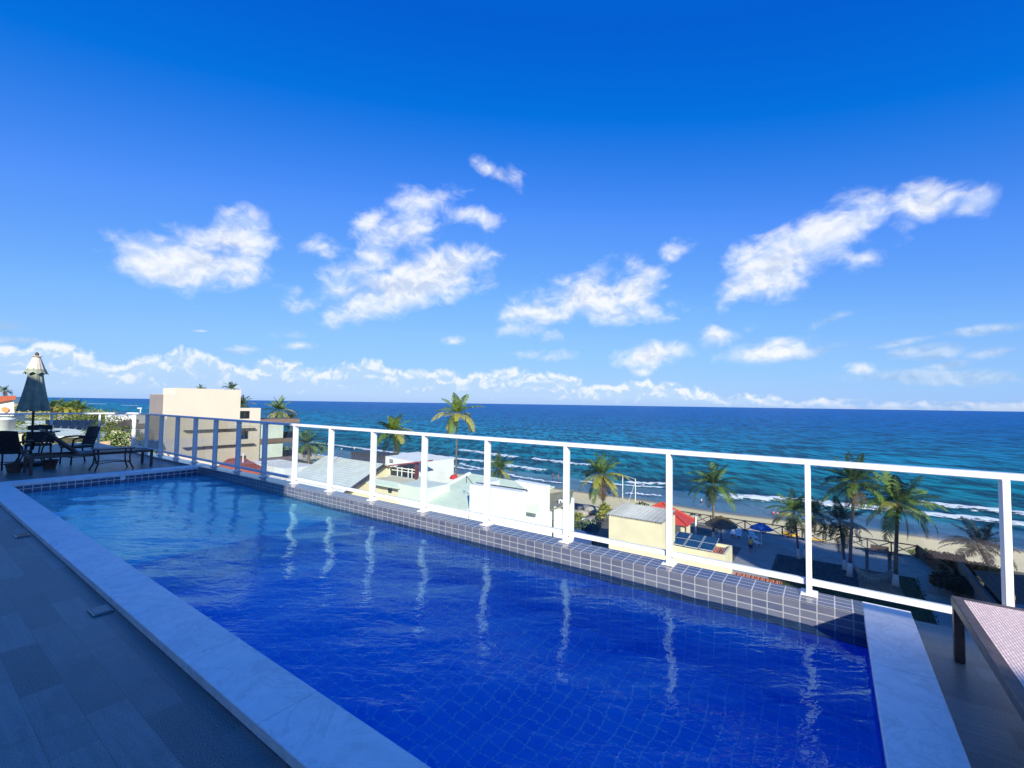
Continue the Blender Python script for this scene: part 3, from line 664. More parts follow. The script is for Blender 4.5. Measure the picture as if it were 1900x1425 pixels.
def crown_mesh(name, c, FL, n, rnd, deep=0.35, yellow=.2, dry=2, lo=-30, hi=86, wid=1.0):
    V = []; F = []; MI = []
    def q4(a, b, c_, d, mi): o = len(V); V.extend((a, b, c_, d)); F.append((o, o+1, o+2, o+3)); MI.append(mi)
    tot = n+dry
    for i in range(tot):
        isdry = i >= n
        fr = (i+.5)/n
        az = i*2.39996+rnd.uniform(-.25, .25)
        el = R(hi-(hi-lo)*min(1, fr)**1.15+rnd.uniform(-10, 10)) if not isdry else R(rnd.uniform(-75, -55))
        L = FL*rnd.uniform(.85, 1.08)*(1-.22*(1-fr) if not isdry else .8)
        bend = R(rnd.uniform(55, 85))*(.5+.5*math.cos(el)) if not isdry else R(18)
        mi = 2 if isdry else (1 if (fr > .55 and rnd.random() < yellow*1.3) else (3 if rnd.random() < deep else 0))
        h = Vector((math.cos(az), math.sin(az), 0)); side = Vector((-math.sin(az), math.cos(az), 0)); tw = rnd.uniform(-.7, .7); wind = rnd.uniform(.05, .22)
        p = Vector(c)+h*.10; N = 24; ds = L/N; last = None
        for k in range(N+1):
            t = k/N; e = el-bend*t**1.5
            e = max(e, R(-88)); d = h*math.cos(e)+Vector((0, 0, math.sin(e))); upv = d.cross(side)*-1; upv = Vector((0, 0, 1))-d*d.z if abs(d.z) < .97 else h
            upv.normalize()
            w_ = .030*(1-.75*t)*FL/4
            cur = (p-side*w_, p+side*w_)
            if last: q4(last[0], last[1], cur[1], cur[0], 4)
            last = cur
            if t > .10:
                ll = FL*.235*(math.sin(math.pi*min(1, (t-.02)*.97)**.62)**.8+.12)*rnd.uniform(.85, 1.1)
                for sd in (-1, 1):
                    if rnd.random() < .07: continue
                    droop = .35+.5*rnd.random()+.35*t
                    dr = (side*sd*(.86)+d*.55+upv*(.22+tw*sd*.3)).normalized()
                    mid = p+dr*ll*.5; tip = p+dr*ll*.92-Vector((0, 0, 1))*droop*ll*.55
                    mid -= Vector((0, 0, 1))*droop*ll*.12
                    ww = d*(ds*.46*wid)
                    q4(p-ww*.6, p+ww*.6, mid+ww, mid-ww, mi); q4(mid-ww, mid+ww, tip+ww*.15, tip-ww*.15, mi)
            p = p+(d+Vector((-.8, -.55, 0))*wind*t).normalized()*ds
    me = bpy.data.meshes.new(name); me.from_pydata([tuple(v) for v in V], [], F)
    for m_ in LEAF[:4]+[RACH]: me.materials.append(m_)
    me.polygons.foreach_set('material_index', MI); me.update()
    return me
def palm(base, top, FL, label, n=22, seed=1, rad=.16, white=0, yellow=.2, deep=.35, dry=2, nuts=False, skirt=False, lo=-30, curve=.5, hi=86, group='coconut palms between the houses and the sea'):
    rnd = random.Random(seed); base = Vector(base); top = Vector(top)
    t = thing('palm_tree', base, label, 'palm tree', group)
    pts = []; rad_ = []; K = 14
    for k in range(K+1):
        u = k/K; q = base.lerp(top, u); off = (top-base); off.z = 0
        q -= off*(u*(1-u))*curve
        pts.append(q); rad_.append(rad*(1.45-.6*min(1, u*6)-.22*u)*(1.0 if k % 2 else 1.04))
    if white:
        H = (top-base).length; cut = max(1, round(white/H*K))
        mb = MB(); mb.tube(pts[:cut+1], [r_*1.03 for r_ in rad_[:cut+1]], 10); mb.build('painted_base', M['limewash'], t, smooth=True)
        pts, rad_ = pts[cut:], rad_[cut:]
    mb = MB(); mb.tube(pts, rad_, 10)
    if skirt:
        for k in range(26):
            a = rnd.uniform(0, 6.28); z0 = rnd.uniform(.1, 1.9); rr = rnd.uniform(.15, .5)
            p0 = top+Vector((rad*math.cos(a), rad*math.sin(a), -z0*.3)); p1 = p0+Vector((rr*math.cos(a), rr*math.sin(a), -rnd.uniform(.8, 1.8)))
            mb.bar(p0, p1, .16, .05)
    mb.build('trunk', M['trunk'], t, smooth=True)
    me = crown_mesh('crown', Vector((0, 0, 0)), FL, n, rnd, deep, yellow, dry, lo, hi)
    o = bpy.data.objects.new('crown', me); COL.objects.link(o); o.parent = t; o.location = top-base; o.rotation_euler = (rnd.uniform(-.16, .16), rnd.uniform(-.16, .16), rnd.uniform(0, 6.28))
    if nuts:
        nm_ = pm('coconut', (.16, .13, .03), .5, .3, 8)
        for k in range(7):
            mb = MB(); a = rnd.uniform(0, 6.28); c = top+Vector((.26*math.cos(a), .26*math.sin(a), rnd.uniform(-.45, -.1)))
            bm = bmesh.new(); bmesh.ops.create_icosphere(bm, subdivisions=1, radius=.13, matrix=Matrix.Translation(c)); mb.frombm(bm); mb.build('coconut', nm_, t, smooth=True)
    return t
GZ = -14.0
def palm_at(cx, cy, D, FL, label, bx=None, by=None, gz=GZ, **k):
    top = atD(cx, cy, D)
    lr = random.Random(k.get('seed', 1)*7)
    if bx is None: base = Vector((top.x+lr.uniform(-1.6, 1.6), top.y+lr.uniform(-1.2, .6), gz))
    else:
        d = ray(bx, by); base = CP+d*((top.y-.2)/d.y); base.z = gz
    return palm(base, top, FL, label, **k)
palm_at(848, 768, 66, 4.3, 'tallest palm, rising alone above the sea horizon with a long thin trunk', seed=3, n=17, rad=.17, yellow=.5, deep=.2, dry=1, bx=846, by=885, hi=88, lo=-30)
palm_at(731, 802, 80, 4.7, 'full green palm behind the house with the dark roof box', seed=5, n=24, deep=.4, lo=-34)
palm_at(571, 823, 75, 3.2, 'short green palm with a thick dark trunk behind the grey tiled roof', seed=8, n=24, rad=.34, skirt=True, deep=.5, yellow=.05, lo=-25, gz=GZ)
palm_at(518, 762, 95, 4.0, 'yellow green palm just right of the beige apartment building', seed=11, n=18, yellow=.5, lo=-40)
palm_at(538, 781, 98, 2.4, 'small dark palm beside the balcony railing of the beige building', seed=12, n=18, deep=.6)
palm_at(429, 722, 105, 2.4, 'palm tip showing over the roof of the beige building', seed=13, n=18, yellow=.25)
palm_at(373, 722, 108, 1.7, 'tiny palm tip peeping over the left part of the beige roof', seed=14, n=16, deep=.7)
palm_at(449, 751, 98, 3.0, 'palm half hidden behind the right end of the beige roof', seed=15, n=20, deep=.5)
palm_at(926, 870, 66, 3.2, 'small palm growing behind the white gabled house', seed=17, n=20, dry=1, lo=-45)
palm_at(1116, 880, 61, 4.0, 'palm with drooping yellow and dry fronds left of the cream house', seed=19, n=24, yellow=.45, dry=6, rad=.2, bx=1120, by=960, lo=-50, nuts=True)
palm_at(1323, 900, 52.5, 3.5, 'slim palm with a white painted base beside the red gazebo', seed=21, n=24, yellow=.15, white=.9, bx=1324, by=1003, lo=-36, rad=.16, dry=1)
palm_at(1473, 950, 46.5, 3.0, 'palm left of the white railing post, trunk leaning to the right', seed=23, n=20, bx=1482, by=1032, white=.9, rad=.13, yellow=.2)
palm_at(1510, 955, 46.0, 2.6, 'dark palm mostly hidden behind the railing post', seed=24, n=18, bx=1492, by=1034, white=.9, rad=.13, deep=.8, yellow=.02, dry=1)
palm_at(1558, 968, 43.5, 2.8, 'darker and lower palm of the pair on the shaded lawn', seed=26, n=24, bx=1568, by=1073, white=1.1, rad=.15, deep=.9, yellow=.02, lo=-40)
palm_at(1586, 895, 41.5, 3.3, 'tallest palm on the shaded lawn, crown crossing the top rail', seed=27, n=28, bx=1577, by=1087, white=1.15, rad=.17, deep=.45, yellow=.10, lo=-34, nuts=True, hi=82)
palm_at(1666, 935, 39.5, 3.75, 'broad palm on the lawn to the right, beside the hammock', seed=30, n=28, bx=1662, by=1092, white=1.2, rad=.19, deep=.45, yellow=.14, lo=-30, nuts=True, hi=80)
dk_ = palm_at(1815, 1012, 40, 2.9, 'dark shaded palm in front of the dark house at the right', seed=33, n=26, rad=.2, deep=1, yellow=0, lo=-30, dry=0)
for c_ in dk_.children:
    if c_.name.startswith('crown'): c_.data.materials[3] = LEAF[4]; c_.data.materials[0] = LEAF[4]  # crown's shade painted in with near-black leaves
# grove beyond the far railing
for i, (x, y, D, l) in enumerate(((96, 757, 96, 'leftmost palm of the sunlit grove beyond the far railing'), (108, 752, 99, 'tallest palm of the sunlit grove beyond the far railing'), (122, 757, 94, 'middle palm of the sunlit grove, fronds yellowish'),
                                  (135, 757, 100, 'palm second from the right in the sunlit grove'), (143, 753, 104, 'dark topped palm of the sunlit grove'), (152, 760, 97, 'rightmost low palm of the sunlit grove'), (8, 725, 110, 'dark palm standing behind the red roof at the left edge'))):
    palm_at(x, y, D, 2.4 if i != 6 else 1.9, l, seed=40+i, n=18, yellow=.6 if i < 6 else .1, deep=.2 if i < 6 else .9, group='palm grove beyond the far railing', lo=-35)

def bush(name, c, r, h, label, cat, nleaf, seed, size=.16, mats=None, trunk=False, group=None):
    rnd = random.Random(seed); c = Vector(c); t = thing(name, c, label, cat, group)
    lobes = [(Vector((rnd.uniform(-.6, .6)*r, rnd.uniform(-.6, .6)*r, h*rnd.uniform(.35, .8))), rnd.uniform(.35, .6)) for _ in range(9)]
    if h > 6: lobes = [(Vector((rnd.uniform(-.6, .6)*r, rnd.uniform(-.6, .6)*r, h-rnd.uniform(1.3, 4.4))), rnd.uniform(.35, .6)) for _ in range(14)]
    V = []; F = []; MI = []
    for k in range(nleaf):
        lc, lr = rnd.choice(lobes)
        d = Vector((rnd.gauss(0, 1), rnd.gauss(0, 1), rnd.gauss(0, 1))).normalized()*lr*rnd.uniform(.6, 1.05)
        p = lc+Vector((d.x*r, d.y*r, d.z*(h*.6 if h <= 6 else r))); p.z = max(.03, p.z)
        n_ = (d+Vector((rnd.gauss(0, .5), rnd.gauss(0, .5), rnd.gauss(.4, .5)))).normalized()
        a = n_.orthogonal().normalized(); a.rotate(Matrix.Rotation(rnd.uniform(0, 6.28), 3, n_)); b = n_.cross(a); s_ = size*rnd.uniform(.6, 1.3)
        o = len(V); V.extend((p-a*s_, p-b*s_*.45, p+a*s_, p+b*s_*.45)); F.append((o, o+1, o+2, o+3)); MI.append(0 if rnd.random() < .6 else 1)
    me = bpy.data.meshes.new('foliage'); me.from_pydata([tuple(v) for v in V], [], F)
    for m_ in (mats or (LEAF[0], LEAF[3])): me.materials.append(m_)
    me.polygons.foreach_set('material_index', MI)
    o = bpy.data.objects.new('foliage', me); COL.objects.link(o); o.parent = t
    mb = MB()
    for k in range(5):
        a = k*1.256; mb.tube([c+Vector((0, 0, -.0)), c+Vector((.25*r*math.cos(a), .25*r*math.sin(a), h*.3)), c+Vector((.5*r*math.cos(a), .5*r*math.sin(a), h*.6))], [.06*r**.5, .04*r**.5, .015], 6)
    mb.build('stems', M['trunk'], t, smooth=True)
    return t
p = atD(222, 815, 42); bush('garden_tree', (p.x, p.y, GZ), 3.6, 13.2+p.z+1.8, 'dense dark leafy tree just beyond the corner of the far railing', 'tree', 11000, 51, .13)
p = atD(215, 788, 62); bush('garden_tree', (p.x, p.y, GZ), 3.2, 14+p.z+1.5, 'brownish green tree behind the dense tree at the railing corner', 'tree', 7000, 52, .14, (LEAF[0], LEAF[2]))
p = atD(40, 783, 60); bush('garden_tree', (p.x, p.y, GZ), 4.2, 14+p.z, 'olive green tree seen through the far railing under the parasol', 'tree', 6000, 53, .16, (LEAF[0], LEAF[1]))
p = atD(12, 781, 70); bush('garden_tree', (p.x, p.y, GZ), 3.5, 14+p.z+.5, 'olive green tree behind the white water tank', 'tree', 5000, 54, .16, (LEAF[0], LEAF[1]))
p = atD(130, 771, 92); bush('garden_tree', (p.x, p.y, GZ), 6, 14+p.z, 'low leafy tree in front of the sunlit palm grove', 'tree', 6000, 55, .2, (LEAF[0], LEAF[1]))
p = atD(190, 770, 110); bush('garden_tree', (p.x, p.y, GZ), 5, 14+p.z, 'dark tree behind the solar roof close to the far sea', 'tree', 5000, 56, .2)
p = atD(822, 892, 62); bush('shrub', (p.x, p.y, -13.6), 1.9, 3.0, 'yellow green spiky shrub behind the pale green roof', 'shrub', 900, 57, .5, (LEAF[1], LEAF[0]))
p = atZ(1088, 1000, GZ); bush('shrub', (p.x, p.y, GZ), 1.6, 2.4, 'dark leafy shrub against the left wall of the cream house', 'shrub', 1100, 58, .18)
p = atZ(1062, 975, GZ); bush('shrub', (p.x, p.y, GZ), 1.3, 1.7, 'light green shrub behind a railing post near the veranda', 'shrub', 800, 59, .17, (LEAF[1], LEAF[0]))
p = atZ(1038, 985, GZ); bush('shrub', (p.x, p.y, GZ), 1.1, 1.4, 'light green shrub beside the veranda columns', 'shrub', 700, 60, .16, (LEAF[1], LEAF[0]))
p = atZ(1120, 968, GZ); bush('shrub', (p.x, p.y, GZ), 1.0, 2.6, 'green plant at the foot of the drooping palm', 'shrub', 600, 61, .2, (LEAF[1], LEAF[0]))
p = atZ(1198, 958, -13.8); bush('shrub', (p.x, p.y, -14.2), 2.4, 1.9, 'dark rounded shrub on the beach side of the red gazebo', 'shrub', 1200, 62, .2, (LEAF[3], LEAF[3]))
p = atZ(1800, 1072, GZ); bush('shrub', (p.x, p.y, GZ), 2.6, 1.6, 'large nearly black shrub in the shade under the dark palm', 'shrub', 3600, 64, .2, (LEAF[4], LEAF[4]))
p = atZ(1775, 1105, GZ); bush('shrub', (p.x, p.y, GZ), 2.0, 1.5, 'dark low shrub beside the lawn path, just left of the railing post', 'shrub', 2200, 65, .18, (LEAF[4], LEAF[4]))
p = atZ(1735, 1045, -15.0); bush('shrub', (p.x, p.y, -15.2), 2.2, 1.3, 'olive mound of beach plants beyond the end of the crossed fence', 'shrub', 1100, 63, .16, (LEAF[0], LEAF[2]))

# ------------------------------------------------------------------ houses between the terrace and the beach
def corrug(name, c1, c2, axis, pitch, rough=.8, depth=.4, c3=None):
    m = bpy.data.materials.new(name); m.use_nodes = True; T = NT(m.node_tree); b = m.node_tree.nodes['Principled BSDF']
    g = T.n('ShaderNodeNewGeometry'); P = g.outputs['Position']; s = T.sep(P); v = s['xyz'.index(axis)]
    w = T.m('SINE', T.m('MULTIPLY', v, 2*math.pi/pitch)); o = s['yx'.index(axis) if axis in 'xy' else 0]
    n = T.noise(P, .8, 6, .7); n2 = T.noise(T.v('MULTIPLY', P, (2.2, 2.2, 2.2)), 3.0, 4, .7)
    c = T.mix(T.mr(n, .35, .65), c1, c2)
    c = T.mix(T.mr(n2, .52, .72, 0, .55), c, c3 or tuple(x*.45 for x in c1))
    T.put(b.inputs['Base Color'], c); b.inputs['Roughness'].default_value = rough
    bp = T.n('ShaderNodeBump'); bp.inputs['Strength'].default_value = depth; bp.inputs['Distance'].default_value = pitch*.3
    T.put(bp.inputs['Height'], w); T.put(b.inputs['Normal'], bp)
    return m
def wallm(name, c, var=.06): return pm(name, c, .85, var, .7, .15, 20)
M['w_beige'] = pm('wall_beige', (.64, .545, .42), .85, .02, .3, .15, 20); M['w_taupe'] = wallm('wall_taupe', (.24, .21, .19)); M['w_white'] = wallm('wall_white', (.76, .77, .74), .04)
M['w_cream'] = wallm('wall_cream', (.72, .64, .42), .05); M['w_mint'] = wallm('wall_mint', (.66, .72, .60), .05); M['slab_brown'] = wallm('balcony_brown', (.20, .14, .10))
M['roof_grey'] = corrug('roof_grey_tiles', (.62, .64, .56), (.50, .53, .46), 'y', .42, .85, .16)
M['roof_mint'] = corrug('roof_mint_tiles', (.66, .74, .57), (.58, .66, .50), 'y', .38, .85, .14)
M['roof_red'] = corrug('roof_red_tiles', (.42, .10, .04), (.32, .07, .03), 'x', .25)
M['roof_gazebo'] = pm('gazebo_red', (.52, .055, .03), .6, .08, 2)
M['roof_terra'] = corrug('roof_terracotta', (.55, .20, .10), (.42, .14, .07), 'x', .22, .8, 1.0, (.18, .07, .04))
M['roof_fibre'] = corrug('roof_fibre_cement', (.60, .60, .57), (.46, .46, .44), 'x', .42, .85, 1.0)
M['roof_thatch'] = corrug('roof_shingle', (.36, .33, .22), (.27, .25, .16), 'z', .12)
M['win_dark'] = pm('window_dark', (.02, .025, .028), .08, .2, 1)
M['alu'] = pm('aluminium', (.65, .66, .66), .4, .05, 5)
M['dark_box'] = pm('dark_cladding', (.055, .055, .058), .5, .2, 3)
M['stone'] = pm('garden_stone', (.38, .34, .27), .9, .25, 1.5, .4, 6)

def win(par, x0, x1, z0, z1, y, name='window', frame=True, d=.08):
    mb = MB(); mb.box(x0, x1, y-.02, y+d, z0, z1); w = mb.build(name, M['win_dark'], par)
    if frame:
        mb = MB(); f = .06
        mb.box(x0-f, x1+f, y-.05, y-.021, z1, z1+f); mb.box(x0-f, x1+f, y-.05, y-.021, z0-f, z0); mb.box(x0-f, x0, y-.05, y-.021, z0, z1); mb.box(x1, x1+f, y-.05, y-.021, z0, z1)
        mb.box((x0+x1)/2-.03, (x0+x1)/2+.03, y-.05, y-.021, z0, z1); mb.build('frame', M['w_white'], w)
    return w
def winx(par, y0, y1, z0, z1, x, proud=.03):
    mb = MB(); mb.box(x-.06, x+.02, y0, y1, z0, z1); w = mb.build('window', M['win_dark'], par)
    mb = MB(); f = .07
    mb.box(x+.021, x+.05, y0-f, y1+f, z1, z1+f); mb.box(x+.021, x+.05, y0-f, y1+f, z0-f, z0); mb.box(x+.021, x+.05, y0-f, y0, z0, z1); mb.box(x+.021, x+.05, y1, y1+f, z0, z1); mb.box(x+.021, x+.05, (y0+y1)/2-.04, (y0+y1)/2+.04, z0, z1)
    mb.build('frame', M['dark_box'], w); return w

# -- beige apartment building: its wide blank wall faces right (towards +x)
BX = -80
bb = thing('apartment_building', (BX-6, 32, GZ), 'beige flat roofed apartment building with a stepped blank wall, left of centre', 'building')
mb = MB(); mb.prism([(BX, 24.3, GZ), (BX, 38.2, GZ), (BX, 38.2, 0.0), (BX, 34.9, 0.0), (BX, 34.9, 3.0), (BX, 25.8, 3.0), (BX, 25.8, 2.05), (BX, 24.3, 2.05)], (-5.2, 0, 0)); mb.build('wall', M['w_beige'], bb)
mb = MB(); mb.box(BX-5.0, BX-.02, 24.1, 24.297, GZ, 2.0); mb.build('side_wall', M['w_taupe'], bb)
for (y0, y1, z0, z1) in ((34.95, 36.3, -1.7, -.55), (35.1, 36.2, -5.1, -3.9), (35.2, 36.0, -9.8, -8.0)): winx(bb, y0, y1, z0, z1, BX)
for z in (-3.45, -6.05):
    mb = MB(); mb.box(BX+.005, BX+.55, 27.0, 37.2, z-.09, z+.09); mb.build('ledge', M['dark_box'], bb)
mb = MB()
for k, z in enumerate((-2.25, -5.7, -9.0)):
    mb = MB(); mb.box(BX-5, BX-.004, 38.21, 45.2, z-.42, z+.30); mb.build('balcony_slab', M['slab_brown'], bb)
for z0, z1 in ((-5.35, -2.72), (-8.65, -6.17), (-14, -9.47)):
    mb = MB(); mb.box(BX-5, BX-.3, 38.22, 42.4, z0, z1); mb.build('side_wall', M['w_mint'], bb)
    mb = MB(); mb.box(BX-1.2, BX-.6, 42.45, 44.9, z0, z0+1.1); mb.build('balcony_glass', M['dark_glass'], bb)
mb = MB(); z = -1.9
for k in range(15): y = 38.4+k*.47; mb.bar((BX-.2, y, -1.94), (BX-.2, y, -.85), .05)
for z in (-.85, -1.75): mb.bar((BX-.2, 38.25, z), (BX-.2, 45.2, z), .07)
mb.build('balcony_railing', M['dark_box'], bb)
# cream low block with a red roof in front of it
rh = thing('red_roof_house', (-58, 34, GZ), 'low house with orange red tiled roof below the beige building', 'house')
a, b, c, d = atZ(405, 864, -8.6), atZ(488, 884, -9.6), atZ(488, 853, -8.4), atZ(440, 840, -7.9)
mb = MB(); mb.slab(a, atZ(470, 893, -9.8), atZ(490, 868, -8.6), atZ(437, 841, -7.9), .2); mb.build('roof', M['roof_red'], rh)
e = atZ(445, 858, -8.5); mb = MB(); mb.box(e.x-4.5, e.x+3, e.y-1, e.y+6, GZ, -9.9); mb.build('wall', M['w_beige'], rh)
wv = thing('water_pipe', atZ(450, 886, -9.4), 'thin white vent pipe rising above the red tiled roof', 'pipe')
q = atY(451.5, 841, e.y); mb = MB(); mb.tube([(q.x, q.y, -9.9), (q.x, q.y, q.z)], .11, 8); mb.build('pipe', M['w_white'], wv)
# pale flat wall left of the grey roof
lw = thing('garden_wall', (-66, 39, GZ), 'pale flat roofed annex between the red roof and the grey tiled roof', 'annex')
mb = MB(); A = atZ(492, 856, -8.9); B = atZ(548, 862, -8.9); mb.box(A.x-1, B.x+3, A.y-2.2, A.y+3, GZ, -8.9); mb.build('wall', M['w_white'], lw)
mb = MB(); mb.box(A.x-1.5, B.x+4.5, A.y-8.5, A.y-2.3, -10.3, -10.1); mb.build('roof', M['roof_grey'], lw)

# -- house with the big grey tiled roof
h2 = thing('grey_roof_house', (-56, 37, GZ), 'house with a broad sloping grey green tiled roof behind the railing', 'house')
RX0, RX1, RY, RZ = -63.2, -49.4, 40.0, -7.0
EY, EZ = 32.0, -10.9
mb = MB(); mb.slab((RX0, EY, EZ), (RX1, EY, EZ), (RX1, RY, RZ), (RX0, RY, RZ), .12); mb.slab((RX1, 46.5, -10.1), (RX0, 46.5, -10.1), (RX0, RY+.01, RZ), (RX1, RY+.01, RZ), .12)
mb.build('roof', M['roof_grey'], h2)
mb = MB(); mb.bar((RX1+.07, EY, EZ-.16), (RX1+.07, RY, RZ-.16), .12, .42); mb.build('rake_board', M['dark_box'], h2)
mb = MB(); mb.prism([(RX0+.4, 33, GZ), (RX0+.4, 46, GZ), (RX0+.4, 46, -10.2), (RX0+.4, 40, -7.3), (RX0+.4, 33, -10.6)], (RX1-RX0-.9, 0, 0)); mb.build('wall', M['w_cream'], h2)
# satellite dish
dq = Vector((-58.3, 39.4, -7.15)); ds = thing('satellite_dish', dq, 'pale round satellite dish on a leaning mast on the grey roof ridge', 'dish')
mb = MB(); mb.lathe([(0, 0), (.18, .02), (.36, .08), (.52, .17), (.53, .18), (.36, .10), (.18, .04), (0, .02)], (0, 0, 0), 24); dd = mb.build('dish', M['w_mint'], ds); dd.location = (.2, -.1, .75); dd.rotation_euler = (R(62), 0, R(20)); dd['_w'] = tuple(dq)
mb = MB(); mb.bar(dq+Vector((-.6, -1.2, -.5)), dq+Vector((.2, 0, .75)), .06); mb.build('mast', M['dark_box'], ds)
# -- upper white house with dark roof box and red beam veranda
h3 = thing('white_house', (-54, 46, GZ), 'white house with a dark louvred roof box and a glazed veranda under a red beam', 'house')
Y3 = 42.4
L0 = atY(651, 838, Y3); L1 = atY(709, 853, Y3)
mb = MB(); mb.box(L0.x, L1.x, Y3, Y3+3, L0.z-2.6, L0.z); mb.build('louvre_box', M['dark_box'], h3)
mb = MB()
for k in range(14): x = L0.x+.2+(L1.x-L0.x-.4)*k/13; mb.box(x-.05, x+.05, Y3-.05, Y3-.002, L0.z-2.3, L0.z-.15)
mb.build('louvres', pm('louvre_slat', (.10, .10, .105), .5), h3)
Y3b = 43.0
a = atY(709, 845, Y3b); b = atY(777, 857, Y3b); bl = atY(777, 886, Y3b); al = atY(709, 895, Y3b)
mb = MB(); mb.prism([(a.x+.02, Y3b, GZ), (b.x, Y3b, GZ), (b.x, Y3b, b.z-.15), (a.x+.02, Y3b, a.z)], (0, 7, 0)); mb.build('wall', M['w_white'], h3)
r1 = atY(711.5, 861, Y3b-.05); r2_ = atY(717.5, 870, Y3b-.05)
mb = MB(); mb.box(r1.x, r2_.x, Y3b-.10, Y3b-.002, r2_.z, r1.z); mb.build('shutter', pm('brown_shutter', (.22, .10, .06), .6), h3)
w1 = atY(723, 852, Y3b); w2 = atY(729.5, 860, Y3b)
for k in range(3):
    zt = w1.z-k*(w1.z-w2.z)/3; mb = MB(); mb.box(w1.x, w2.x, Y3b-.04, Y3b-.003, zt-(w1.z-w2.z)/3*.6, zt); mb.build('vent', M['win_dark'], h3)
# veranda: sloping roof on a red post
V0 = atY(716, 866, 40.6); V1 = atY(779, 858.5, 40.6); VB = atY(766, 890, 40.6)
mb = MB(); mb.prism([(V0.x, 40.6, V0.z), (V1.x, 40.6, V1.z), (V1.x, 40.6, V1.z+.16), (V0.x, 40.6, V0.z+.16)], (0, 2.35, 0)); mb.build('veranda_roof', pm('red_beam', (.30, .06, .045), .6), h3)
g0 = atY(722, 890, 41.0); mb = MB(); mb.box(V0.x+.2, VB.x, 41.3, 41.4, VB.z, V0.z-.12); mb.build('veranda_glass', M['win_dark'], h3)
mb = MB()
for px_ in (722, 737, 745, 757, 764): q = atY(px_, 880, 41.2); mb.box(q.x-.05, q.x+.05, 41.2, 41.28, VB.z, V0.z+.12)
mb.box(V0.x+.5, VB.x, 41.19, 41.285, VB.z+.7, VB.z+.8); mb.box(V0.x+.5, VB.x, 41.19, 41.285, V0.z-.10, V0.z+.02); mb.build('veranda_frame', M['w_white'], h3)
mb = MB(); mb.box(VB.x, VB.x+.28, 40.9, 41.2, VB.z, V1.z); mb.build('veranda_post', pm('red_post', (.16, .04, .035), .6), h3)
mb = MB(); mb.box(V0.x, VB.x+.6, 40.4, 42.9, VB.z-.25, VB.z-.02); mb.build('veranda_floor', M['w_mint'], h3)
mb = MB(); mb.box(V0.x+.1, VB.x+.4, 40.8, 42.9, GZ, VB.z-.26); mb.build('lower_wall', M['w_cream'], h3)
# -- cream green wall house with long dark window
h4 = thing('cream_annex', (-42, 38, GZ), 'pale cream annex with a wide dark barred window and small tiled canopy', 'house')
Y4 = 37.0
a = atY(697, 892, Y4); b = atY(746, 899, Y4); c = atY(784, 897, Y4)
mb = MB(); mb.box(a.x-1, b.x, Y4, Y4+3.3, GZ, b.z); mb.build('wall', M['w_cream'], h4)
mb = MB(); mb.box(b.x+.003, c.x+1.2, Y4-.6, Y4+3.3, GZ, c.z-.35); mb.build('side_wall', M['w_mint'], h4)
w0 = atY(704, 892, Y4); w1 = atY(744, 909, Y4)
mb = MB(); mb.box(w0.x, w1.x, Y4-.05, Y4-.003, w1.z+.12, w0.z-.2); ww = mb.build('window', M['win_dark'], h4)
mb = MB()
for k in range(22): x = w0.x+(w1.x-w0.x)*(k+.5)/22; mb.bar((x, Y4-.08, w1.z+.12), (x, Y4-.08, w0.z-.2), .03)
mb.build('bars', M['iron'], ww)
mb = MB(); m0 = atY(721.5, 906, Y4); m1 = atY(727, 914.5, Y4); mb.box(m0.x, m1.x, Y4-.12, Y4-.004, m1.z, m0.z); mb.build('meter_box', M['dark_box'], h4)
mb = MB(); mb.slab((a.x-.6, Y4-1.0, b.z-.25), (b.x+.5, Y4-1.0, b.z-.25), (b.x+.5, Y4-.004, b.z+.15), (a.x-.6, Y4-.004, b.z+.15), .1); mb.build('canopy', M['roof_mint'], h4)
# brown table / hatch and tiles under the gap below the railing
ft = thing('terracotta_roof_corner', atZ(640, 918, -9), 'small brown tiled roof corner seen under the bottom rail', 'roof')
A = atZ(627, 913, -11.6); B = atZ(643, 909.5, -11.6); mb = MB(); mb.slab(atZ(627, 914, -11.9), atZ(636, 915.5, -11.9), atZ(646, 910.5, -11.6), atZ(636, 907, -11.6), .3); mb.build('roof', M['roof_terra'], ft)
mb = MB(); mb.box(A.x-.1, B.x-.2, A.y-.3, B.y-.4, GZ, -12.3); mb.build('support', M['w_cream'], ft)
# long pale lower wall / yard floor that fills the gap under the bottom rail
yd = thing('yard_wall', (-45, 24, GZ), 'long pale sunlit yard roof below the pool edge, seen under the railing', 'wall')
mb = MB(); mb.box(-62, -17.5, 20.3, 31.2, -14, -12.0); mb.build('wall', wallm('yard_pale', (.72, .64, .53), .10), yd)

# -- white gabled house with pale green roof
h5 = thing('white_gabled_house', (-32, 41, GZ), 'white gabled house with a pale green tiled roof in the middle of the railing', 'house')
zr, ze = -8.0, -9.75
mb = MB(); mb.slab((-38.9, 36.6, ze-.15), (-31.6, 36.6, ze-.15), (-31.6, 45.3, zr), (-39.4, 46.3, zr), .12); mb.slab((-31.6, 36.6, ze-.15), (-25.9, 41.2, -8.35), (-25.9, 45.2, zr), (-31.59, 45.3, zr), .12); mb.build('roof', M['roof_mint'], h5)
mb = MB(); mb.bar((-39.5, 46.2, zr+.03), (-39.0, 36.6, ze-.08), .34, .3); mb.build('rake_board', M['w_white'], h5)
mb = MB(); mb.prism([(-38.6, 37.0, GZ), (-31.8, 37.0, GZ), (-31.8, 37.0, ze-.32), (-38.6, 37.0, ze-.32)], (0, 9, 0)); mb.build('wall', M['w_white'], h5)
yb = 36.3
a = atY(871.5, 904, yb); b = atY(967, 914, yb)
mb = MB(); mb.box(a.x, b.x, yb, yb+.9, GZ, b.z+.05); mb.box(a.x, a.x+.9, yb+.9, yb+4, GZ, b.z+.05); mb.build('parapet_block', M['w_white'], h5)
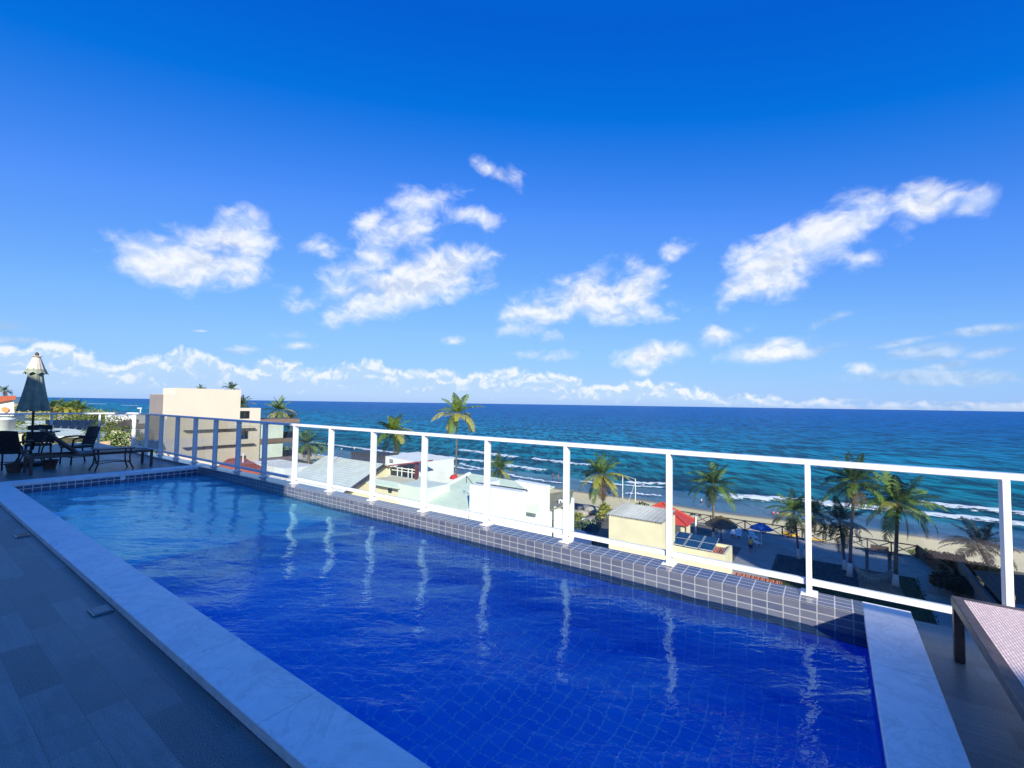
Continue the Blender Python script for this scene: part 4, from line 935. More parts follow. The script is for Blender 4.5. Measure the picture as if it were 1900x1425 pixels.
mb = MB(); mb.box(a.x+.02, b.x-.02, yb+.95, yb+1.15, b.z-.1, b.z+.12); mb.build('gutter', M['dark_box'], h5)
yg = 39.4
g0 = atY(948, 895, yg); g1 = atY(955, 891.5, yg); g2 = atY(1012, 902, yg); g3 = atY(1007, 968, yg)
mb = MB(); mb.prism([(b.x-1.6, yg, GZ), (g2.x, yg, GZ), (g2.x, yg, g2.z), (g1.x, yg, g1.z), (b.x-1.6, yg, g1.z-.75)], (0, .9, 0)); mb.build('gable_wall', M['w_white'], h5)
mb = MB(); v0 = atY(963, 917, yg); v1 = atY(972, 922.5, yg); mb.prism([(v0.x, yg-.03, v0.z), (v1.x, yg-.03, (v0.z+v1.z)/2), (v0.x, yg-.03, v1.z)], (0, .025, 0)); mb.build('vent', M['win_dark'], h5)
w0 = atY(963, 939, yg); w1 = atY(967, 949, yg); win(h5, w0.x, w1.x, w1.z, w0.z, yg)
w0 = atY(974, 941, yg); w1 = atY(990, 951, yg); win(h5, w0.x, w1.x, w1.z, w0.z, yg)
mb = MB(); c0 = atY(973, 937, yg); c1 = atY(1002, 930, yg); c2 = atY(995, 936.5, yg-1)
mb.slab((c0.x, yg-1.1, c0.z-.3), (c2.x+.3, yg-1.1, c0.z-.3), (c1.x, yg-.002, c0.z+.35), (c0.x+.5, yg-.002, c0.z+.35), .08); mb.build('awning', M['roof_mint'], h5)
mb = MB(); q = atY(882, 896, yb+2); mb.bar((q.x, yb+.5, b.z), (q.x, yb+.5, b.z+.75), .05); mb.bar((q.x, yb+.5, b.z+.75), (q.x+.9, yb+.5, b.z+.02), .05); mb.build('bracket', M['dark_box'], h5)
mb = MB(); q = atZ(1000, 985, GZ); mb.box(g3.x-9, g3.x+4.2, 33.2, yg-.01, GZ, -13.75); mb.build('terrace_slab', M['w_mint'], h5)
# -- veranda house to the right of it
h6 = thing('veranda_house', (-24, 43, GZ), 'low veranda house with a worn shingle roof on white columns', 'house')
yv = 41.2
a = atY(1007, 950, yv); b = atY(1048, 934, yv); c = atY(1050, 906, yv+4.5); d = atY(1008, 918, yv+4.5)
mb = MB(); mb.slab(a, (b.x+.6, yv, b.z+.1), (c.x+1.0, yv+4.5, c.z), (d.x, yv+4.5, d.z), .14); mb.build('roof', M['roof_thatch'], h6)
for px_, py_ in ((1018, 966), (1035, 958)):
    q = atY(px_, py_, yv+.4); mb = MB(); mb.box(q.x-.32, q.x+.32, yv+.1, yv+.6, GZ, a.z+(px_-1007)/41*(b.z-a.z)-.16); mb.build('column', M['w_white'], h6)
q0 = atY(1038, 950, yv+1.2); q1 = atY(1067, 929, yv+2.2)
mb = MB(); mb.box(q0.x, q1.x, yv+1.2, yv+1.3, GZ+.1, q1.z); gw = mb.build('glass_wall', M['dark_glass'], h6)
mb = MB()
for k in range(5): x = q0.x+(q1.x-q0.x)*k/4; mb.box(x-.06, x+.06, yv+1.1, yv+1.19, GZ+.1, q1.z+.1)
mb.box(q0.x, q1.x+.1, yv+1.09, yv+1.19, q1.z, q1.z+.15); mb.build('frame', M['w_white'], gw)
mb = MB(); q = atY(1013, 966, yv+2.5); mb.box(a.x-.1, q0.x-.1, yv+2.6, yv+2.9, GZ, a.z); mb.build('back_wall', M['w_cream'], h6)
q1b = atY(1070, 950, yv+1.2); mb = MB(); mb.box(q1.x+.11, q1.x+.35, yv+1.1, yv+1.35, GZ, q1.z+.5); mb.build('end_wall', M['w_white'], h6)
# blue canopy roof below
bc = thing('blue_canopy', (-18.6, 31, GZ), 'flat blue roof in shade between the white house and the cream house', 'canopy')
P_ = [atZ(1060, 1010, -12.6), atZ(1092, 1018, -12.6), atZ(1102, 990, -12.6), atZ(1060, 979, -12.6)]
mb = MB(); mb.slab(*P_, .15); mb.build('roof', pm('blue_sheet', (.05, .10, .24), .5, .1, 1), bc)
mb = MB(); cx = sum(p.x for p in P_)/4; cy = sum(p.y for p in P_)/4; mb.box(cx-1.2, cx+.9, cy-1.4, cy+1.2, GZ, -12.76); mb.build('support', M['dark_box'], bc)
pw = thing('planter_wall', atZ(1075, 985, GZ), 'light stone retaining wall above the blue roof', 'wall')
A = atZ(1060, 983, -13.2); B = atZ(1102, 963, -13.4); mb = MB(); mb.bar(A, B, .4, .9); mb.build('wall', M['stone'], pw)
# white plastic garden chairs and table
wt = pm('white_plastic', (.80, .82, .82), .4, .03, 3)
G0 = atZ(1088, 974, GZ)
t = thing('garden_table', G0, 'white plastic table in the garden left of the cream house', 'table')
mb = MB(); mb.box(G0.x-.6, G0.x+.6, G0.y-.45, G0.y+.45, GZ+.68, GZ+.73, .02); mb.build('table_top', wt, t)
for sx in (-1, 1):
    for sy in (-1, 1): mb = MB(); mb.bar(G0+Vector((sx*.5, sy*.36, 0)), G0+Vector((sx*.5, sy*.36, .68)), .07); mb.build('leg', wt, t)
def gchair(loc, rz, label):
    t = thing('garden_chair', loc, label, 'chair', 'white plastic chairs in the garden'); t.rotation_euler = (0, 0, rz)
    mb = MB(); mb.box(-.25, .25, -.25, .25, .40, .45, .01); o = mb.build('seat', wt); o.parent = t
    mb = MB(); mb.prism([(-.25, -.24, .46), (.25, -.24, .46), (.22, -.38, .92), (-.22, -.38, .92)], (0, -.05, 0)); o = mb.build('backrest', wt); o.parent = t
    for sx in (-1, 1):
        for sy in (-1, 1): mb = MB(); mb.bar((sx*.22, sy*.21, .40), (sx*.26, sy*.27, 0), .06); o = mb.build('leg', wt); o.parent = t
        mb = MB(); mb.bar((sx*.27, -.30, .66), (sx*.27, .22, .62), .06, .04); mb.bar((sx*.27, .20, .62), (sx*.25, .22, .42), .05); o = mb.build('armrest', wt); o.parent = t
    return t
g1_ = gchair(G0+Vector((-1.25, -.35, 0)), R(80), 'white plastic chair left of the garden table')
for v_, rz, l in ((Vector((-.35, -1.05, 0)), R(175), 'white plastic chair on the near side of the garden table'), (Vector((.75, -.95, 0)), R(150), 'white plastic chair nearest the cream house wall'), (Vector((.3, 1.1, 0)), R(0), 'white plastic chair on the beach side of the garden table')):
    copy_tree(g1_, G0+v_, rz, l)
# garden boulders
for i, (x, y, s_) in enumerate(((1075, 955, .9), (1092, 950, 1.2), (1108, 955, .8), (1083, 945, .7))):
    q = atZ(x, y, GZ); bm = bmesh.new(); bmesh.ops.create_icosphere(bm, subdivisions=2, radius=s_); rnd = random.Random(i)
    for v in bm.verts: v.co = Vector((v.co.x*1.5, v.co.y, v.co.z*.6))*rnd.uniform(.8, 1.15)
    mb = MB(); mb.frombm(bm); o = mb.build('boulder', M['stone']); o.location = q+Vector((0, 0, s_*.2))
    tag(o, ('brown boulder nearest the veranda in the garden', 'largest brown boulder in the middle of the garden rocks', 'brown boulder at the foot of the drooping palm', 'small brown boulder farthest back among the garden rocks')[i], 'boulder', 'boulders in the garden')

# -- cream house with corrugated roof
h7 = thing('cream_house', (-14.8, 42.4, GZ), 'plain cream house with a corrugated white roof in front of the red gazebo', 'house')
mb = MB(); mb.box(-17.3, -12.33, 40.5, 44.6, GZ, -9.02); mb.build('wall', M['w_cream'], h7)
mb = MB(); n = 24; vs = []
for k in range(n*4+1):
    x = -17.45+(5.25)*k/(n*4); dz_ = .085*math.cos(k*math.pi/2)
    for y, z in ((40.35, -8.95), (44.8, -8.62)): vs.append((x, y, z+dz_))
fs = [(2*k, 2*k+2, 2*k+3, 2*k+1) for k in range(n*4)]
mb.add(vs, fs); mb.build('roof', M['roof_fibre'], h7)
# -- low cream block with solar panels
h8 = thing('low_cream_house', (-10, 45.5, GZ), 'low cream house with blue solar panels and a strip of red tiles on its roof', 'house')
mb = MB(); mb.box(-12.32, -7.75, 43.4, 46.9, GZ, -11.85); mb.build('wall', M['w_cream'], h8)
mb = MB()
for (x0, x1, y0, y1) in ((-12.3, -7.76, 43.41, 43.6), (-7.95, -7.76, 43.601, 46.89), (-12.3, -7.951, 46.7, 46.89)): mb.box(x0, x1, y0, y1, -11.849, -11.6)
mb.build('parapet', M['w_cream'], h8)
mb = MB()
for k in range(9): x = -9.6+k*.18; mb.tube([(x, 43.75, -11.75), (x, 45.6, -11.6)], .075, 6)
mb.build('roof_tiles', M['roof_terra'], h8)
for i in range(3):
    for j in range(2):
        x0 = -12.6+i*1.28; y0 = 43.9+j*1.5
        mb = MB(); mb.slab((x0, y0, -11.55+j*.22), (x0+1.2, y0, -11.55+j*.22), (x0+1.2, y0+1.42, -11.33+j*.22), (x0, y0+1.42, -11.33+j*.22), .05); sp = mb.build('solar_panel', pm('solar_blue', (.02, .06, .10), .15, .15, 2), h8)
        mb = MB()
        for u in (0, 1.17): mb.slab((x0+u, y0, -11.545+j*.22), (x0+u+.03, y0, -11.545+j*.22), (x0+u+.03, y0+1.42, -11.325+j*.22), (x0+u, y0+1.42, -11.325+j*.22), .05)
        mb.slab((x0, y0-.03, -11.55+j*.22), (x0+1.2, y0-.03, -11.55+j*.22), (x0+1.2, y0, -11.546+j*.22), (x0, y0, -11.546+j*.22), .05); mb.build('frame', M['alu'], sp)
pl = thing('lower_house', (-12, 30, GZ), 'peach coloured lower house front seen through the gap under the railing', 'house')
mb = MB(); q0 = atY(1128, 1030, 33); q1 = atY(1358, 1066, 33); mb.box(q0.x, q1.x, 33, 38.5, GZ, -12.5); mb.build('wall', wallm('wall_peach', (.76, .56, .38)), pl)
tr = thing('tiled_wall', atZ(1410, 1075, -13), 'low wall topped with terracotta roof tiles beside the parapet', 'wall')
q0 = atZ(1362, 1064, -13.0); q1 = atZ(1452, 1083, -13.0)
mb = MB(); mb.box(q0.x, q1.x, q0.y-2.0, q0.y+.1, GZ, -13.35); mb.build('wall', wallm('wall_salmon', (.62, .30, .20)), tr)
mb = MB()
for k in range(26): x = q0.x+.1+(q1.x-q0.x-.2)*k/25; mb.tube([(x, q0.y-2.15, -13.35), (x, q0.y+.15, -12.95)], .065, 6)
mb.build('tiles', M['roof_terra'], tr)

# -- red gazebo
gz_ = thing('gazebo', (-14.9, 49.6, GZ), 'open gazebo with a red hipped roof behind the cream house', 'gazebo')
x0, x1, y0, y1, ezz = -17.9, -12.05, 48.0, 51.2, -10.75
ap = Vector((-15.1, 49.6, -9.05))
mb = MB(); cs = [Vector((x0, y0, ezz)), Vector((x1, y0, ezz)), Vector((x1, y1, ezz)), Vector((x0, y1, ezz))]
mb.add(cs+[ap], [(0, 1, 4), (1, 2, 4), (2, 3, 4), (3, 0, 4)]); mb.add([c+Vector((0, 0, -.08)) for c in cs], [(3, 2, 1, 0)])
for i in range(4):
    a, b = cs[i], cs[(i+1) % 4]; mb.quad(a, b, b+Vector((0, 0, -.08)), a+Vector((0, 0, -.08)))
mb.build('roof', M['roof_gazebo'], gz_)
mb = MB()
for c in cs: mb.bar(c+Vector((0, 0, .04)), ap+Vector((0, 0, .04)), .14, .1)
mb.build('ridge_caps', M['roof_gazebo'], gz_)
for x, y in ((x0+.6, y0+.5), (x1-.6, y0+.5), (x1-.6, y1-.5), (x0+.6, y1-.5)):
    mb = MB(); mb.box(x-.16, x+.16, y-.16, y+.16, GZ, ezz); mb.build('column', M['w_cream'], gz_)
mb = MB(); mb.box(x0, x1+.4, y0, y1, GZ-.02, GZ+.12); mb.build('floor', M['stone'], gz_)
bc2 = thing('bar_counter', (-14.2, 50.4, GZ), 'pale bar counter standing inside the red gazebo', 'counter')
mb = MB(); mb.box(-15.6, -13.4, 50.2, 50.7, GZ+.121, GZ+1.05); mb.build('body', M['w_mint'], bc2); mb = MB(); mb.box(-15.7, -13.3, 50.1, 50.8, GZ+1.051, GZ+1.1); mb.build('top', M['w_white'], bc2)

# -- shaded garden: paving, lawn, steps
M['pave'] = brickmat('stone_paving', (.30, .29, .26), (.20, .20, .18), (.12, .12, .11), .9, .6, .012, .5, .7, 'xy', noisef=.15)
mb = MB(); mb.box(-11.5, 8.4, 55.5, 63.2, GZ-.3, GZ); mb.box(-8.2, -4.9, 45, 55.4999, GZ-.3, GZ); mb.box(6.0, 9.6, 40, 55.4999, GZ-.3, GZ-.001); struct('paving', mb, M['pave'])
M['lawn'] = pm('lawn', (.035, .06, .018), .9, .3, 1.2, .8, 30, col2=(.02, .035, .01))
mb = MB(); mb.quad((-4.85, 30, GZ-.004), (7.0, 30, GZ-.004), (6.3, 55.6, GZ-.004), (-4.85, 55.6, GZ-.004)); struct('lawn', mb, M['lawn'], fix=False)
rnd = random.Random(5)
V = []; F = []
for k in range(5200):
    x = rnd.uniform(-4.7, 6.2); y = rnd.uniform(38, 55.4); h = rnd.uniform(.05, .12); a = rnd.uniform(0, 3.14); o = len(V); w_ = .05
    V += [(x-w_*math.cos(a), y-w_*math.sin(a), GZ-.004), (x+w_*math.cos(a), y+w_*math.sin(a), GZ-.004), (x+rnd.uniform(-.05, .05), y+rnd.uniform(-.05, .05), GZ+h)]; F.append((o, o+1, o+2))
me = bpy.data.meshes.new('grass'); me.from_pydata(V, [], F); me.materials.append(M['lawn']); o = bpy.data.objects.new('grass', me); COL.objects.link(o); tag(o, kind='stuff')
# lit grass wedge just beyond the tiled wall
# -- crossed timber fence along the beach
fn = thing('timber_fence', (-6, 63, GZ), 'long dark timber fence of crossed rails between garden and beach', 'fence')
FY = 63.3
P0 = atZ(1262, 975, GZ).x; fx = [-19.0+i*2.0 for i in range(14)]
for x in fx:
    mb = MB(); mb.bar((x, FY, GZ-.6), (x, FY, GZ+1.25), .12); mb.build('post', M['wood'], fn)
for a, b in zip(fx[:-1], fx[1:]):
    mb = MB(); mb.bar((a, FY, GZ+1.2), (b, FY, GZ+1.2), .10); mb.build('top_rail', M['wood'], fn)
    mb = MB(); mb.bar((a, FY+.05, GZ+.08), (b, FY+.05, GZ+1.15), .08); mb.bar((a, FY-.05, GZ+1.15), (b, FY-.05, GZ+.08), .08); mb.build('cross_brace', M['wood'], fn)
mb = MB(); mb.box(-19.2, 7.2, FY-.3, FY+.3, GZ-.9, GZ-.0); mb.build('kerb', M['stone'], fn)
sf = thing('board_fence', (7.5, 60, GZ), 'solid dark board fence running from the beach towards the dark house', 'fence')
mb = MB(); mb.bar((7.1, 63.6, GZ+.5), (8.6, 55.6, GZ+.5), .12, 1.5); mb.build('boards', M['wood'], sf)
# bench, hammock posts, hammock
bn_ = thing('bench', (3.9, 61.6, GZ), 'dark slatted bench by the crossed fence on the shaded paving', 'bench')
mb = MB(); mb.box(3.2, 4.7, 61.5, 61.95, GZ+.4, GZ+.46); mb.build('seat', M['wood'], bn_)
mb = MB(); mb.box(3.2, 4.7, 61.96, 62.02, GZ+.47, GZ+.95); mb.build('backrest', M['wood'], bn_)
for x in (3.3, 4.6): mb = MB(); mb.box(x-.05, x+.05, 61.5, 61.95, GZ, GZ+.399); mb.build('leg', M['wood'], bn_)
for i, (px_, py_, tp) in enumerate(((1609, 1056, 1017), (1651, 1066, 1024))):
    q = atZ(px_, py_, GZ); tz = atY(px_, tp, q.y).z
    t = thing('timber_post', q, ('thick dark timber post with a cross arm left of the bench', 'thick dark timber post with a cross arm beside the broad palm')[i], 'post')
    mb = MB(); mb.bar(q, (q.x, q.y, tz), .26); mb.build('post', M['wood'], t); mb = MB(); mb.bar((q.x-.9, q.y-.15, tz-.15), (q.x+.9, q.y-.15, tz-.15), .12); mb.build('cross_arm', M['wood'], t)
mb = MB(); A = atZ(1582, 1060, GZ); A = Vector((1.2, 50.2, GZ+1.9)); B = Vector((4.2, 51.0, GZ+1.9)); N = 24; Wn = 8; vs = []
for i in range(N+1):
    u = i/N; c = A.lerp(B, u); sag = 1.25*4*u*(1-u); w_ = .75*math.sin(math.pi*min(1, max(0, u)))**.5+.02
    for k in range(Wn+1): s_ = -1+2*k/Wn; vs.append((c.x, c.y+s_*w_*.6, c.z-sag+.30*s_*s_*math.sin(math.pi*u)-.02))
mb.add(vs, [(i*(Wn+1)+k, (i+1)*(Wn+1)+k, (i+1)*(Wn+1)+k+1, i*(Wn+1)+k+1) for i in range(N) for k in range(Wn)])
hm = thing('hammock', A, 'pale hammock with a fringed edge hung between two palms on the lawn', 'hammock')
mb.build('cloth', pm('hammock_cloth', (.14, .16, .12), .9, .2, 5), hm, smooth=True)
mb = MB()
for i in range(2, N-1, 1):
    u = i/N; c = A.lerp(B, u); sag = 1.25*4*u*(1-u); w_ = .75*math.sin(math.pi*u)**.5+.02; p = Vector((c.x, c.y-w_*.6, c.z-sag+.28*math.sin(math.pi*u)))
    mb.add([p, p+Vector((.12, -.02, 0)), p+Vector((.06, -.03, -.34-.08*(i % 2)))], [(0, 1, 2)])
mb.build('fringe', pm('hammock_fringe', (.26, .27, .22), .9, .2, 5), hm)
# straw parasol, lamp post, blue parasol
q = atZ(1338, 1003, GZ); sp = thing('straw_parasol', q, 'thatched straw parasol in the shade by the fence, right of the slim palm', 'parasol')
tz = GZ+2.75
mb = MB(); mb.tube([q, q+Vector((0, 0, 2.7))], .06, 8); mb.build('pole', M['wood'], sp)
mb = MB(); mb.lathe([(.02, 2.85), (.5, 2.62), (1.1, 2.25), (1.75, 1.78), (1.7, 1.70), (1.0, 2.1), (.02, 2.6)], q, 18); mb.build('canopy', pm('straw', (.20, .15, .06), .95, .4, 6, .9, 18), sp)
q = atZ(1291, 990, GZ); lp = thing('street_lamp', q, 'pale lamp post with two dark lamp heads beside the gazebo', 'street lamp')
tp = atY(1292.5, 959, q.y).z; mb = MB(); mb.tube([q, (q.x, q.y, tp)], [.13, .08], 8); mb.build('pole', M['w_white'], lp, smooth=True)
for sx in (-1, 1):
    mb = MB(); mb.bar((q.x, q.y, tp-.05), (q.x+sx*.42, q.y, tp+.12), .07); mb.build('arm', M['w_white'], lp); mb = MB(); mb.box(q.x+sx*.45-.18, q.x+sx*.45+.18, q.y-.12, q.y+.12, tp+.12, tp+.30, .03); mb.build('lamp_head', M['dark_box'], lp)
q = atZ(1413, 1008, GZ); up_ = thing('blue_parasol', q, 'open blue beach parasol by the fence in the shaded garden', 'parasol')
mb = MB(); mb.tube([q, q+Vector((0, 0, 2.1))], .05, 8); mb.build('pole', M['w_white'], up_)
mb = MB(); mb.lathe([(.02, 2.25), (.5, 2.1), (.95, 1.86), (1.25, 1.62), (.95, 1.82), (.5, 2.05), (.02, 2.2)], q, 8); mb.build('canopy', pm('blue_canvas', (.02, .12, .45), .8, .1, 3), up_)
# white loungers by the fence
bl0 = None
for i, (px_, py_, l) in enumerate(((1361, 993, 'white plastic beach lounger by the fence, nearest the straw parasol'), (1371, 996, 'white plastic beach lounger between the straw and the blue parasol'), (1398, 1000, 'white plastic beach lounger under the blue parasol'), (1400, 1010, 'white plastic beach lounger next to the person in yellow'))):
    q = atZ(px_, py_, GZ)
    if bl0 is None:
        bl0 = thing('beach_lounger', q, l, 'lounger', 'white beach loungers by the fence')
        mb = MB(); mb.box(q.x-.3, q.x+.3, q.y-.9, q.y+.35, GZ+.32, GZ+.38, .02); mb.build('seat', wt, bl0)
        mb = MB(); mb.prism([(q.x-.3, q.y+.36, GZ+.34), (q.x+.3, q.y+.36, GZ+.34), (q.x+.3, q.y+.85, GZ+.75), (q.x-.3, q.y+.85, GZ+.75)], (0, 0, .05)); mb.build('backrest', wt, bl0)
        for sx in (-1, 1):
            for y in (-.8, .3): mb = MB(); mb.box(q.x+sx*.26-.03, q.x+sx*.26+.03, q.y+y-.03, q.y+y+.03, GZ, GZ+.319); mb.build('leg', wt, bl0)
    else: copy_tree(bl0, q, R(i*17-10), l)

# ------------------------------------------------------------------ people (small, far away)
def person(loc, rz, H, joints, label, top, bottom, skin=(.36, .20, .13), hair=(.02, .015, .012), group=None):
    """joints: name -> (x, y, z) in units of body height; one continuous skinned body"""
    t = thing('person', loc, label, 'person', group); t.rotation_euler = (0, 0, rz)
    J = dict(pelvis=(0, 0, .52), waist=(0, 0, .60), chest=(0, .01, .73), neck=(0, .01, .83), head0=(0, .015, .87), head=(0, .02, .935), crown=(0, .015, .985),
             shL=(-.105, .01, .80), shR=(.105, .01, .80), elL=(-.14, .01, .62), elR=(.14, .01, .62), haL=(-.15, .06, .47), haR=(.15, .06, .47),
             hiL=(-.05, 0, .50), hiR=(.05, 0, .50), knL=(-.055, .01, .28), knR=(.055, .01, .28), anL=(-.055, 0, .045), anR=(.055, 0, .045), toL=(-.06, .075, .015), toR=(.06, .075, .015))
    J.update(joints)
    rad = dict(pelvis=.075, waist=.066, chest=.078, neck=.034, head0=.04, head=.058, crown=.04, shL=.04, shR=.04, elL=.026, elR=.026, haL=.02, haR=.02, hiL=.058, hiR=.058, knL=.038, knR=.038, anL=.024, anR=.024, toL=.018, toR=.018)
    E = [('pelvis', 'waist'), ('waist', 'chest'), ('chest', 'neck'), ('neck', 'head0'), ('head0', 'head'), ('head', 'crown'), ('chest', 'shL'), ('shL', 'elL'), ('elL', 'haL'), ('chest', 'shR'), ('shR', 'elR'), ('elR', 'haR'),
         ('pelvis', 'hiL'), ('hiL', 'knL'), ('knL', 'anL'), ('anL', 'toL'), ('pelvis', 'hiR'), ('hiR', 'knR'), ('knR', 'anR'), ('anR', 'toR')]
    names = list(J)
    def skinned(nm, keys, edges, m, k=1.0, root='pelvis'):
        me = bpy.data.meshes.new(nm); ks = list(keys)
        me.from_pydata([tuple(c*H for c in J[n]) for n in ks], [(ks.index(a), ks.index(b)) for a, b in edges], [])
        o = bpy.data.objects.new(nm, me); COL.objects.link(o)
        md = o.modifiers.new('skin', 'SKIN'); sd = o.modifiers.new('sub', 'SUBSURF'); sd.levels = 1; sd.render_levels = 1
        for i, n in enumerate(ks):
            me.skin_vertices[0].data[i].radius = (rad[n]*H*k,)*2; me.skin_vertices[0].data[i].use_root = (n == root)
        bpy.context.view_layer.update(); dg = bpy.context.evaluated_depsgraph_get(); ev = bpy.data.meshes.new_from_object(o.evaluated_get(dg))
        bpy.data.objects.remove(o); ev.materials.clear(); ev.materials.append(m); ev.name = nm
        ev.polygons.foreach_set('use_smooth', [True]*len(ev.polygons))
        o = bpy.data.objects.new(nm, ev); COL.objects.link(o); o.parent = t; return o
    if not bpy.data.materials.get('skin'): pm('skin', skin, .5, .05, 5)
    skinned('body', names, E, bpy.data.materials['skin'])
    if top: skinned('shirt', ['chest', 'waist', 'pelvis', 'shL', 'shR', 'elL', 'elR'], [('pelvis', 'waist'), ('waist', 'chest'), ('chest', 'shL'), ('chest', 'shR'), ('shL', 'elL'), ('shR', 'elR')], pm('shirt_cloth', top, .8), 1.22)
    if bottom: skinned('trousers', ['pelvis', 'hiL', 'hiR', 'knL', 'knR'], [('pelvis', 'hiL'), ('hiL', 'knL'), ('pelvis', 'hiR'), ('hiR', 'knR')], pm('trouser_cloth', bottom, .8), 1.2)
    bm = bmesh.new(); bmesh.ops.create_uvsphere(bm, u_segments=10, v_segments=7, radius=.066*H, matrix=Matrix.Translation(Vector(J['head'])*H+Vector((0, -.012*H, .012*H))))
    bmesh.ops.delete(bm, geom=[v for v in bm.verts if v.co.z < (J['head'][2]-.01)*H and v.co.y > (J['head'][1]-.02)*H], context='VERTS')
    mb = MB(); mb.frombm(bm); o = mb.build('hair', pm('hair', hair, .6), smooth=True); o.parent = t
    return t
run = dict(elL=(-.13, -.09, .65), haL=(-.11, .06, .66), elR=(.13, .10, .66), haR=(.10, .20, .74), knL=(-.05, .16, .36), anL=(-.05, .03, .15), toL=(-.05, .09, .10), knR=(.05, -.05, .28), anR=(.05, -.20, .07), toR=(.05, -.13, .02), chest=(0, .05, .73), neck=(0, .07, .83), head0=(0, .085, .87), head=(0, .10, .935), crown=(0, .10, .985), shL=(-.105, .05, .80), shR=(.105, .05, .80))
q = atZ(1301, 939, -18.15); person(q, R(-90), 1.72, run, 'person in a white top and dark shorts running along the wet sand', (.75, .75, .75), (.02, .02, .03))
sit = dict(pelvis=(0, 0, .07), waist=(0, -.01, .15), chest=(0, 0, .28), neck=(0, .02, .38), head0=(0, .03, .42), head=(0, .04, .485), crown=(0, .04, .535), shL=(-.105, 0, .35), shR=(.105, 0, .35), elL=(-.15, .10, .24), elR=(.15, .10, .24), haL=(-.07, .22, .24), haR=(.07, .22, .24), hiL=(-.05, .03, .07), hiR=(.05, .03, .07), knL=(-.06, .24, .22), knR=(.06, .24, .22), anL=(-.06, .36, .03), anR=(.06, .36, .03), toL=(-.06, .43, .012), toR=(.06, .43, .012))
q = atZ(1435, 956, -18.3); person(q, R(20), 1.7, sit, 'person with dark hair and red top sitting at the water edge, left of the pair', (.45, .07, .06), (.05, .03, .05))
q = atZ(1444, 957.5, -18.3); person(q, R(10), 1.7, sit, 'person in pale pink sitting at the water edge, right of the pair', (.70, .42, .38), (.4, .25, .22))
wade = dict(knL=(-.06, .03, .28), anL=(-.06, 0, .045), elL=(-.2, .02, .66), elR=(.2, .02, .66), haL=(-.28, .08, .56), haR=(.27, .08, .58))
q = atZ(1026, 889, -18.7); person(q, R(150), 1.7, wade, 'bather standing in the shallow waves, left of the two bathers', (.50, .12, .09), (.05, .04, .1))
q = atZ(1036, 889.5, -18.7); person(q, R(100), 1.65, wade, 'bather standing in the shallow waves, right of the two bathers', None, (.50, .10, .08))
q = atZ(634, 839, -18.7); person(q, R(90), 1.75, wade, 'bather in a white top wading beyond the grey tiled roof', (.8, .8, .8), (.03, .03, .05))
q = atZ(657.5, 836, -18.7); person(q, R(60), 1.7, {}, 'bather in pale clothes farther out beyond the dark roof box', (.7, .68, .62), (.6, .55, .5))
q = atZ(1393, 1027, GZ); person(q, R(200), 1.72, dict(elL=(-.16, .07, .66), haL=(-.08, .18, .66)), 'person in a yellow shirt standing between the low cream house and the blue parasol', (.70, .52, .04), (.02, .02, .04))
q = atZ(839.5, 880, -17.4); person(q, R(180), 1.75, {}, 'person in dark clothes on the sand left of the tall palm trunk', (.05, .06, .12), (.05, .05, .08))
# red fabric cap parasol near that person
q = atD(842, 893, 61.5); rp = thing('red_parasol', (q.x, q.y, GZ), 'small red and black parasol at the edge of the pale green roof', 'parasol')
mb = MB(); mb.lathe([(.02, .5), (.28, .42), (.52, .18), (.62, -.1), (.5, -.12), (.3, .2), (.02, .4)], (q.x, q.y, q.z+.45), 12); mb.build('canopy', pm('red_canvas', (.50, .03, .04), .8, .1, 3), rp)
mb = MB(); mb.tube([(q.x, q.y, GZ), (q.x, q.y, q.z+.8)], .06, 6); mb.build('pole', M['dark_box'], rp)
# yellow kayaks on the sand
ky = pm('kayak_yellow', (.72, .42, .02), .45, .1, 2)
for i, (px_, py_, l) in enumerate(((1466, 996, 'pale yellow boat hull on the sand behind the fence'), (1513, 1008, 'bright yellow boat hull on the sand right of the railing post'))):
    q = atZ(px_, py_, -15.0); mb = MB(); n = 14; vs = []; K = 8
    for a in range(n+1):
        u = -1+2*a/n; w_ = .42*(1-abs(u)**2.2)+.02
        for k in range(K): th = 2*math.pi*k/K; vs.append((q.x+u*.95, q.y+w_*math.cos(th), q.z+.30+.28*math.sin(th)*(1-.4*u*u)+.12*u*u))
    mb.add(vs, [(a*K+k, a*K+(k+1) % K, (a+1)*K+(k+1) % K, (a+1)*K+k) for a in range(n) for k in range(K)]+[list(range(K)), [n*K+k for k in range(K)]])
    o = mb.build('boat', ky, smooth=True); o['_w'] = (0, 0, 0); tag(o, l, 'boat', 'yellow boats on the sand')
# goal frame on the beach
gl = thing('goal_frame', atZ(1179, 929, -17.6), 'white goal frame with guy lines standing on the beach at the water', 'goal')
A = atZ(1179, 929, -17.6); tz = atY(1178, 889, A.y).z; Bq = atY(1155.5, 889.5, A.y+3.5)
mb = MB(); mb.bar(A, (A.x, A.y, tz), .12); mb.build('post', M['w_white'], gl)
mb = MB(); mb.bar((A.x, A.y, tz), (Bq.x, Bq.y, tz), .12); mb.build('crossbar', M['w_white'], gl)
mb = MB(); mb.bar((Bq.x, Bq.y, tz), (Bq.x, Bq.y, -18.6), .12); mb.build('post', M['w_white'], gl)
g_ = atZ(1163, 942, -17.2); mb = MB(); mb.bar((A.x, A.y, tz-.4), g_, .05); mb.build('guy_line', M['w_white'], gl)

